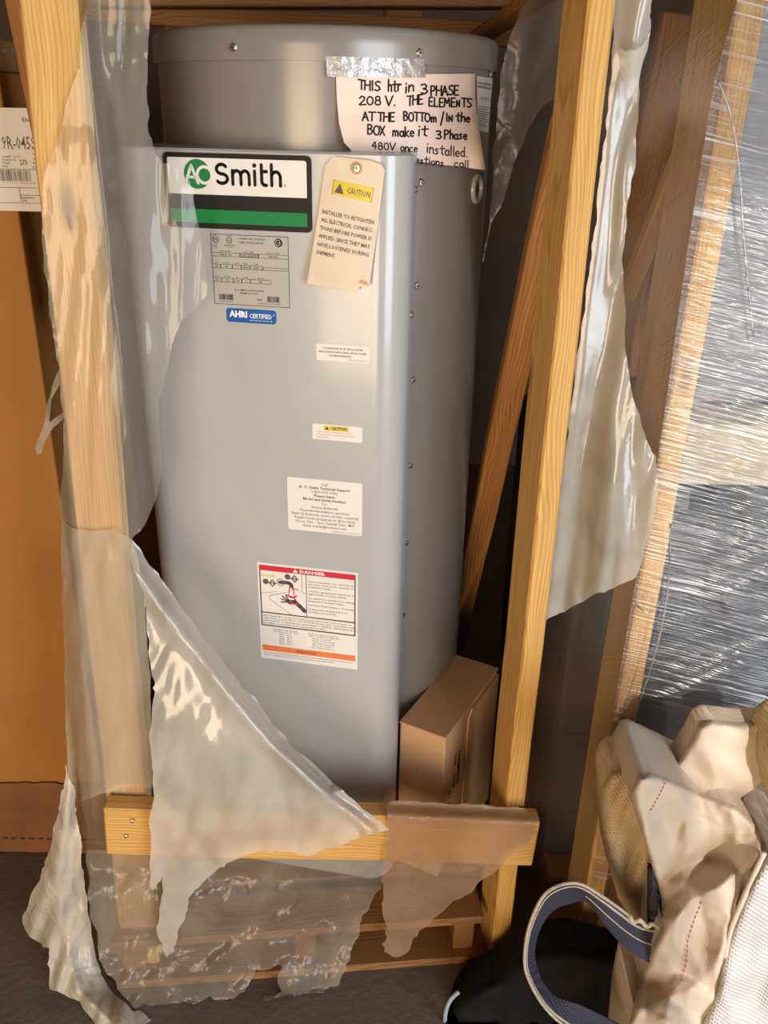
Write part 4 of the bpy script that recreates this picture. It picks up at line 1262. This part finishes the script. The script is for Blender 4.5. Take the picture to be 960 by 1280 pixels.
lip = [(769, 44), (772, 58), (782, 64), (795, 63), (804, 56), (812, 44), (810, 60), (804, 76), (800, 95), (796, 130), (784, 110), (776, 92)]
o2 = sheet('curled_lip', lip, lambda x, y: 1.215 + 0.0003 * (y - 44) + 0.012 * ((x - 790) / 20.0) ** 2, MAT['film_milky'], o, 4, 0.5, 4)

shH = [(650, 12), (680, -20), (724, -20), (716, 45), (706, 122), (692, 126), (684, 128), (662, 158), (648, 190), (632, 240), (612, 290), (603, 330), (612, 270), (616, 200), (622, 130), (630, 70)]
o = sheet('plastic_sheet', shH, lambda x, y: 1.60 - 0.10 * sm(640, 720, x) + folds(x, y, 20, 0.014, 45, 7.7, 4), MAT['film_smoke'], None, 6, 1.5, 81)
tag(o, 'smoky plastic sheet hanging behind the bare post beside the tank top', 'plastic sheet')

# ------------------------------------------------------------------ wrapped load on the right
load = empty('wrapped_pallet_load', (0.75, 1.6, 0), 'timber-framed pallet load bound in shiny stretch wrap on the right', 'pallet load')
PX2, PY2 = 0.418, 1.285
timber('post', (0.412, PY2, 0.0), (0.436, PY2, 2.05), 0.038, 0.089, MAT['pine_pale'], load, yaw=R(9.5), cuts=10, wob=0.0025)
timber('post', Vector((px(902, 0, 1.41).x, 1.41, 1.097)), Vector((px(902, 0, 1.41).x + 0.01, 1.41, 1.80)), 0.085, 0.036, MAT['pine_pale'], load, yaw=R(14), cuts=6)
timber('diagonal_brace', px(905, 70, 1.33), px(742, 470, 1.72), 0.034, 0.020, MAT['pine'], load, side=(1, 0.1, 0.3), cuts=6)
timber('back_board', px(868, 20, 1.60), px(775, 470, 1.60), 0.115, 0.02, MAT['pine_old'], load, yaw=R(10), cuts=4)
timber('foot_block', px(690, 1160, 1.30), px(760, 1163, 1.32), 0.05, 0.08, MAT['pine'], load, side=(0, 0, 1), cuts=2)
def casing(name, x0, x1, y0, y1, z0, z1, mat, parent, bev=0.02):
    M = Matrix.Translation(Vector(((x0 + x1) / 2, (y0 + y1) / 2, z0)))
    return bm_obj(name, box_bm(x1 - x0, y1 - y0, z1 - z0, bev, 2, z0=True), mat, parent, M)
casing('pallet_base', 0.36, 1.35, 1.36, 2.2, 0.0, 0.11, MAT['pine_old'], load, 0.004)
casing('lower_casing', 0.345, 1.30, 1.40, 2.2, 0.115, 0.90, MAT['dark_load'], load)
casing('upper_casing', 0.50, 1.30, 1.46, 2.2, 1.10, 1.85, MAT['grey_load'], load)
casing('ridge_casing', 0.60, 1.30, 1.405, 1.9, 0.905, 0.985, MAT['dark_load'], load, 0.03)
tray = empty('beige_tray_carton', (0.87, 1.64, 0.99), 'beige cardboard tray inside the stretch wrap', 'carton')
casing('body', 0.47, 1.28, 1.375, 1.9, 0.9865, 1.095, MAT['tray'], tray, 0.004)
b = Print(); q = px(853, 625, 1.3735); b.rect(q.x - 0.012, q.z - 0.018, q.x + 0.012, q.z + 0.018); b.build('printed_mark', lambda x, y: (x, 1.3735, y), MAT['ink_grey'], tray)

def rightface(y): return interp(y, [-20, 0, 320, 500, 640, 740, 940, 1185], [925, 920, 860, 838, 822, 792, 758, 724])
shI = [(930, -30), (1180, -30), (1180, 1010), (960, 1020), (800, 1075), (740, 1110), (748, 1000), (758, 940), (792, 740), (812, 640), (833, 500), (858, 320), (893, 100)]
def dI(x, y):
    s = x - rightface(y)
    d = 1.225 - 0.00012 * max(0, s) + 0.002 * n3(x / 60, y / 60, 4)
    d += folds(x, y, 68, 0.003, 15, 3.1, 9) * sm(30, 80, s)
    d += folds(x, y, -4, 0.002, 34, 9.9, 8) * sm(20, 50, s)
    return d
o = sheet('stretch_film', shI, dI, MAT['stretch'], load, 6, 0, 91)
o['label'] = 'shiny stretch wrap with fine horizontal streaks'
# wrap that runs on round the left side of the load
def leftf(y): return interp(y, [0, 320, 640, 800, 940, 1185], [862, 818, 775, 745, 722, 690])
vs, fs = [], []
nz_, ny_ = 60, 14
for j in range(nz_ + 1):
    z = 0.03 + 1.75 * j / nz_
    for i in range(ny_ + 1):
        t = i / ny_
        x = 0.396 - 0.105 * t + 0.012 * z - 0.004 * t * abs(math.sin(z * 20 + t * 9)) - 0.006 * t * abs(n3(z * 9, t * 5, 3))
        yy = 1.236 + 0.27 * t
        vs.append((x, yy, z))
for j in range(nz_):
    for i in range(ny_):
        k = j * (ny_ + 1) + i
        fs.append((k, k + 1, k + ny_ + 2, k + ny_ + 1))
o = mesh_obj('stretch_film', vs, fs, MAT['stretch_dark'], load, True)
# twisted ropes of film
def tube(name, pts, r_, mat, parent, seg=8, sub=6):
    P = [Vector(p) for p in pts]
    Q = []
    for i in range(len(P) - 1):
        p0 = P[max(0, i - 1)]; p1 = P[i]; p2 = P[i + 1]; p3 = P[min(len(P) - 1, i + 2)]
        for k in range(sub):
            t = k / sub
            Q.append(0.5 * ((2 * p1) + (p2 - p0) * t + (2 * p0 - 5 * p1 + 4 * p2 - p3) * t * t + (3 * p1 - p0 - 3 * p2 + p3) * t ** 3))
    Q.append(P[-1])
    vs, fs = [], []
    for i, q in enumerate(Q):
        d = (Q[min(i + 1, len(Q) - 1)] - Q[max(i - 1, 0)]).normalized()
        a = d.orthogonal().normalized(); c = d.cross(a)
        ref = Vector((0, 1, 0)); a = (ref - d * ref.dot(d))
        a = a.normalized() if a.length > 1e-4 else d.orthogonal().normalized()
        c = d.cross(a)
        for k in range(seg):
            an = 2 * math.pi * k / seg
            vs.append(q + (a * math.cos(an) + c * math.sin(an)) * r_)
    for i in range(len(Q) - 1):
        for k in range(seg):
            fs.append((i * seg + k, i * seg + (k + 1) % seg, (i + 1) * seg + (k + 1) % seg, (i + 1) * seg + k))
    fs.append(tuple(range(seg - 1, -1, -1))); fs.append(tuple((len(Q) - 1) * seg + k for k in range(seg)))
    return mesh_obj(name, vs, fs, mat, parent, True)
for pts in ([(898, 100), (915, 150), (925, 220), (930, 300), (942, 420)], [(838, 655), (836, 720), (828, 780), (812, 840), (795, 890)], [(795, 755), (810, 766), (826, 752)]):
    tube('twisted_film', [px(x, y, 1.207) for x, y in pts], 0.0016, MAT['film_clear'], load)

# ------------------------------------------------------------------ tall carton and the carton behind it on the left
cx_edge = 1.50
ctall = empty('tall_carton', (-0.9, 1.7, 0), 'tall orange-brown cardboard carton with white shipping label, left of the crate', 'carton')
pe = px(75, 640, 1.50)
XR = pe.x + 0.004
ztop = px(20, 90, 1.5).z
bm_obj('body', box_bm(0.62, 0.62, ztop - 0.002, 0.004, 2, z0=True), MAT['carton_tall'], ctall, Matrix.Translation(Vector((XR - 0.31, 1.50 + 0.31, 0.002))))
# water-stained foot with a ragged tide line
pts = []
xa, xb = XR - 0.60, XR
for i in range(61):
    x = xa + (xb - xa) * i / 60
    pts.append((x, 0.205 + 0.018 * n3(x * 9, 1) + 0.006 * n3(x * 50, 2)))
b = Print(); b.poly([(xb, 0.004), (xa, 0.004)][::-1] + [(x, z) for x, z in reversed(pts)])
b.build('water_stain', lambda x, y: (x, 1.4945, y), MAT['carton_stain'], ctall)
b = Print()
for i in range(30): b.rect(xa + i * 0.02, 0.043, xa + i * 0.02 + 0.012, 0.048)
b.build('perforation', lambda x, y: (x, 1.4938, y), MAT['dark_steel'], ctall)
# label
LX0 = px(-60, 200, 1.495).x; LX1 = px(54, 200, 1.495).x
LZ1 = px(30, 135, 1.495).z; LZ0 = px(30, 264, 1.495).z
lb = plate('shipping_label', lambda x, y, h: Vector((x, 1.4958 - h, y)), LX0, LZ0, LX1, LZ1, 0.0008, MAT['label'], ctall, 0.002, label='white shipping label with part number and barcode')
def lpx(x, y): p = px(x, y, 1.4945); return (p.x, p.z)
b = Print()
def lt(s, x, y, hpx, wpx, bold=0.0):
    q = lpx(x, y); w = lpx(x + wpx, y)[0] - q[0]; h = q[1] - lpx(x, y + hpx)[1]
    b.text(s, q[0], q[1], h, width=w, bold=bold)
lt('Electric', 28, 152, 5.5, 24, 0.01)
lt('19R-045S', -1, 186, 16, 46, 0.004)
lt('273', 25, 206, 6.5, 9, 0.02)
for k, s in enumerate(('Length:  61.25', 'Diameter: 22', 'Weight:', '(LBS)')): lt(s, 3, 196.5 + k * 4.1, 2.6, (22, 17, 10, 7)[k], 0.01)
for k, s in enumerate(('Volume', 'Gallons', 'Ship Wt', 'Date')): lt(s, 41, 194 + k * 5.5, 2.6, 12, 0.01)
lt('Assembled in', 26, 248, 2.6, 17, 0.02); lt('USA', 28, 252, 2.6, 6, 0.01); lt('0 91196 40226 8', 4, 229, 1.8, 40, 0.0)
q0 = lpx(-2, 226); q1 = lpx(38, 213); b.barcode(q0[0], q0[1], q1[0], q1[1], 34, 8)
def ln(xa_, ya_, xb_, yb_):
    a, c = lpx(xa_, ya_), lpx(xb_, yb_)
    if abs(xa_ - xb_) > abs(ya_ - yb_): b.rect(min(a[0], c[0]), a[1] - 0.0004, max(a[0], c[0]), a[1] + 0.0004)
    else: b.rect(a[0] - 0.0004, min(a[1], c[1]), a[0] + 0.0004, max(a[1], c[1]))
ln(-10, 211, 52, 211); ln(-10, 234, 52, 234); ln(-10, 253, 52, 253); ln(24, 234, 24, 253); ln(24, 244, 52, 244); ln(45, 211, 45, 234); ln(49, 234, 49, 264)
b.build('lettering', lambda x, y: (x, 1.4946, y), MAT['ink_grey'], lb)

cup = empty('upper_carton', (-0.95, 1.78, ztop), 'brown carton with two hand slots resting on the tall carton', 'carton')
zt2 = px(20, 42, 1.5).z
bm_obj('body', box_bm(0.60, 0.55, zt2 - ztop - 0.004, 0.003, 2, z0=True), MAT['carton_dark'], cup, Matrix.Translation(Vector((XR - 0.33, 1.52 + 0.275, ztop + 0.003))))
for x in (6, 18):
    q = px(x, 63, 1.519)
    b = Print(); b.rect(q.x - 0.005, q.z - 0.0022, q.x + 0.005, q.z + 0.0022); b.build('hand_slot', lambda x, y: (x, 1.5192, y), MAT['dark_steel'], cup)

# ------------------------------------------------------------------ folded bulk bag with navy lifting loop
bag = empty('bulk_bag', pz(900, 1240, 0.0), 'crumpled beige woven bulk bag with navy lifting loop at lower right', 'bag')
def puff(name, poly, depth, thick, mat, parent, step=6, seed=1, edge=22.0, zmin=0.004, jag=0.0):
    v2, f2, dist = cdt_fill(poly, step, jag, seed)
    n = len(v2)
    fr_, bk_ = [], []
    for (x, y), d in zip(v2, dist):
        s = math.sqrt(max(0.0, 1 - (1 - min(d / edge, 1.0)) ** 2))
        Yd = depth(x, y) + 0.022 * (1 - s)
        p = px(x, y, Yd)
        if p.z < zmin: p = pz(x, y, zmin); p = Vector((p.x, max(p.y, Yd - 0.25), zmin))
        fr_.append(p); bk_.append(p + Vector((0, 0.003 + thick * s, 0)))
    fs = [tuple(reversed(f)) for f in f2] + [tuple(i + n for i in f) for f in f2]
    he = set()
    for f in f2:
        for i in range(len(f)): he.add((f[i], f[(i + 1) % len(f)]))
    for (a, c) in he:
        if (c, a) not in he: fs.append((a, c, c + n, a + n))
    return mesh_obj(name, fr_ + bk_, fs, mat, parent, True)
def crumple(x, y, amp, lam, seed):
    d_, _p = noise.voronoi(Vector((x / lam + 0.35 * n3(x / lam, y / lam, seed), y / lam * 0.8, seed)))
    return amp * (d_[1] - d_[0]) - amp * 0.5
def creases(x, y, amp, lam, seed, n=4):
    rr = random.Random(seed)
    h = 0.0
    for i in range(n):
        th = rr.uniform(0, math.pi); l_ = lam * rr.uniform(0.7, 1.6); ph = rr.random()
        u = (x * math.cos(th) + y * math.sin(th)) / l_ + ph + 0.55 * n3(x / 110, y / 110, seed + i * 3.7)
        f = u - math.floor(u)
        h += (abs(2 * f - 1) - 0.5) * amp * rr.uniform(0.6, 1.2)
    return h
pc = [(752, 985), (762, 966), (790, 957), (836, 957), (862, 975), (870, 1050), (860, 1200), (830, 1400), (805, 1400), (808, 1170), (790, 1150), (772, 1122), (766, 1098), (757, 1070), (752, 1030)]
puff('side_webbing', pc, lambda x, y: 1.055 + folds(x, y, 16, 0.020, 34, 4.2, 3) + crumple(x, y, 0.014, 48, 2.2), 0.10, MAT['bag_tan'], bag, 5, 2, 16)
pb = [(838, 962), (852, 944), (864, 925), (872, 908), (888, 900), (920, 903), (1010, 905), (1020, 1080), (950, 1080), (900, 1040), (850, 1000)]
def d_up(x, y):
    d = 1.035 + creases(x, y, 0.014, 130, 5, 4) + folds(x, y, -58, 0.018, 60, 1.2, 4)
    d -= 0.03 * sm(985, 1010, y - (x - 850) * 0.45)
    return d
puff('upper_fold', pb, d_up, 0.05, MAT['bag'], bag, 4, 3, 10)
pa = [(786, 992), (798, 972), (815, 966), (870, 988), (920, 1008), (958, 1040), (954, 1065), (945, 1092), (932, 1125), (916, 1158), (908, 1190), (900, 1230), (892, 1300), (888, 1400), (770, 1400), (782, 1300), (796, 1240), (812, 1192), (828, 1160), (826, 1125), (812, 1072), (800, 1035)]
def d_fr(x, y):
    d = 0.985 - 0.03 * sm(960, 1150, y)
    d += creases(x, y, 0.040, 150, 8, 4) + creases(x, y, 0.013, 70, 12, 3) + 0.003 * n3(x / 14, y / 14, 2.2)
    return d
front = puff('front_panel', pa, d_fr, 0.13, MAT['bag'], bag, 3.5, 4, 9)
pw = [(1030, 1010), (975, 1045), (955, 1072), (940, 1098), (926, 1130), (912, 1165), (904, 1195), (898, 1230), (884, 1265), (872, 1300), (862, 1400), (1040, 1400)]
puff('white_webbing', pw, lambda x, y: 0.925 + folds(x, y, 30, 0.012, 60, 2.9, 3) + crumple(x, y, 0.012, 60, 1.4), 0.13, MAT['bag_white'], bag, 5, 5, 14)
pcu = [(952, 940), (962, 918), (980, 905), (1020, 905), (1020, 1010), (975, 1010), (956, 985), (950, 960)]
puff('rolled_hem', pcu, lambda x, y: 0.985 + 0.0006 * abs(x - 975), 0.08, MAT['bag_tan'], bag, 5, 6, 18)
# sewn hem and red stitch lines
def onfront(fn, x, y, off=0.004): return px(x, y, fn(x, y) - off)
hem = [(906, 1196), (914, 1160), (928, 1126), (942, 1094), (955, 1066)]
tube('hem_cord', [px(x, y, 0.935) for x, y in hem], 0.004, MAT['bag'], bag)
def stitches(fn, pts, name='red_stitching', n=24, w=0.0008):
    P = [Vector(p) for p in pts]
    tot = sum((P[i + 1] - P[i]).length for i in range(len(P) - 1))
    vs, fs = [], []
    def at(s):
        for i in range(len(P) - 1):
            l = (P[i + 1] - P[i]).length
            if s <= l: return P[i].lerp(P[i + 1], s / l)
            s -= l
        return P[-1]
    for k in range(n):
        a = at(tot * k / n); c = at(tot * (k + 0.62) / n)
        A = px(a.x, a.y, fn(a.x, a.y) - 0.002); C = px(c.x, c.y, fn(c.x, c.y) - 0.002)
        d = (C - A)
        if d.length < 1e-6: continue
        sd = d.cross(Vector((0, -1, 0.3))).normalized() * w
        up = Vector((0, -1, 0.5)).normalized() * w
        m = len(vs)
        vs += [A + sd, A - sd, C - sd, C + sd, (A + C) / 2 + up * 1.5]
        fs += [(m, m + 1, m + 4), (m + 1, m + 2, m + 4), (m + 2, m + 3, m + 4), (m + 3, m, m + 4)]
    return mesh_obj(name, vs, fs, MAT['red_thread'], bag)
stitches(d_fr, [(826, 1246), (842, 1238), (852, 1225), (858, 1205), (860, 1175), (868, 1150), (878, 1125)], n=22)
stitches(d_fr, [(832, 978), (822, 998), (812, 1015)], n=8)
stitches(d_up, [(957, 988), (944, 1020)], n=6)

# navy lifting loop: two edges of one flat woven band
def catmull(P, sub=6):
    P = [Vector(p) for p in P]; Q = []
    for i in range(len(P) - 1):
        p0 = P[max(0, i - 1)]; p1 = P[i]; p2 = P[i + 1]; p3 = P[min(len(P) - 1, i + 2)]
        for k in range(sub):
            t = k / sub
            Q.append(0.5 * ((2 * p1) + (p2 - p0) * t + (2 * p0 - 5 * p1 + 4 * p2 - p3) * t * t + (3 * p1 - p0 - 3 * p2 + p3) * t ** 3))
    Q.append(P[-1])
    return Q
outer = [(826, 1156), (797, 1150), (773, 1133), (750, 1117), (730, 1105), (713, 1102), (693, 1107), (677, 1120), (664, 1146), (656, 1176), (655, 1210), (667, 1240), (684, 1264), (705, 1282), (735, 1300)]
inner = [(822, 1206), (806, 1200), (780, 1183), (757, 1157), (743, 1137), (730, 1124), (710, 1128), (694, 1134), (680, 1148), (669, 1172), (667, 1200), (677, 1228), (694, 1246), (726, 1256), (775, 1280)]
yo = [1.00, 0.985, 0.97, 0.955, 0.945, 0.94, 0.935, 0.93, 0.925, 0.92, 0.92, 0.92, 0.925, 0.93, 0.94]
yi = [1.00, 0.99, 0.985, 0.98, 0.98, 0.98, 0.98, 0.975, 0.97, 0.965, 0.96, 0.955, 0.95, 0.95, 0.955]
PO = catmull([px(x, y, Yv) for (x, y), Yv in zip(outer, yo)]); PI_ = catmull([px(x, y, Yv) for (x, y), Yv in zip(inner, yi)])
vs, fs = [], []
nw = 6
for a, c in zip(PO, PI_):
    for k in range(nw + 1): vs.append(a.lerp(c, k / nw))
nn = len(PO)
off = len(vs)
nrm = []
for i in range(nn):
    t_ = (PO[min(i + 1, nn - 1)] - PO[max(i - 1, 0)]); w_ = PI_[i] - PO[i]
    m = t_.cross(w_).normalized()
    nrm.append(m)
for i in range(nn):
    for k in range(nw + 1): vs.append(vs[i * (nw + 1) + k] + nrm[i] * 0.003)
for i in range(nn - 1):
    for k in range(nw):
        a = i * (nw + 1) + k
        fs.append((a, a + 1, a + nw + 2, a + nw + 1)); fs.append((off + a, off + a + nw + 1, off + a + nw + 2, off + a + 1))
    a = i * (nw + 1); fs.append((a, a + nw + 1, off + a + nw + 1, off + a))
    a = i * (nw + 1) + nw; fs.append((a, off + a, off + a + nw + 1, a + nw + 1))
loop = mesh_obj('lifting_loop', vs, fs, MAT['webbing'], bag, False)
loop['label'] = 'navy woven webbing loop edged with cream stitching'
for f in (0.02, 0.16, 0.5):
    pts = [a.lerp(c, f) + nrm[i] * 0.0015 for i, (a, c) in enumerate(zip(PO, PI_))]
    if f == 0.5: pts = pts[: int(len(pts) * 0.34)]
    tube('edge_stitching', pts[::2], 0.0026 if f != 0.5 else 0.002, MAT['thread'], loop, 6, 3)
# the loop's other end going up under the front panel
vst = [(810, 1080), (818, 1082), (826, 1120), (832, 1170), (824, 1205), (812, 1200), (809, 1150)]
puff('strap_end', vst, lambda x, y: 1.00, 0.004, MAT['webbing'], bag, 5, 9, 4)
tube('knotted_cord', [px(x, y, 0.975) for x, y in ((786, 1144), (792, 1152), (800, 1150), (808, 1158), (816, 1155), (824, 1160))], 0.0035, MAT['thread'], bag)

# ------------------------------------------------------------------ black plastic bundle on the floor
pbk = [(556, 1300), (566, 1262), (590, 1240), (618, 1226), (640, 1205), (668, 1190), (720, 1186), (780, 1200), (815, 1230), (830, 1330), (700, 1360), (560, 1350)]
bb = empty('black_plastic_bundle', pz(690, 1340, 0), 'black plastic bundle on the floor below the navy loop', 'bundle')
puff('sheet', pbk, lambda x, y: 1.10 + folds(x, y, 50, 0.018, 40, 3.3, 2), 0.10, MAT['black_plastic'], bb, 7, 8, 26)
tube('pale_edge', [px(x, y, 1.108) for x, y in ((573, 1240), (563, 1250), (557, 1266), (556, 1290))], 0.004, MAT['pale_edge'], bb)
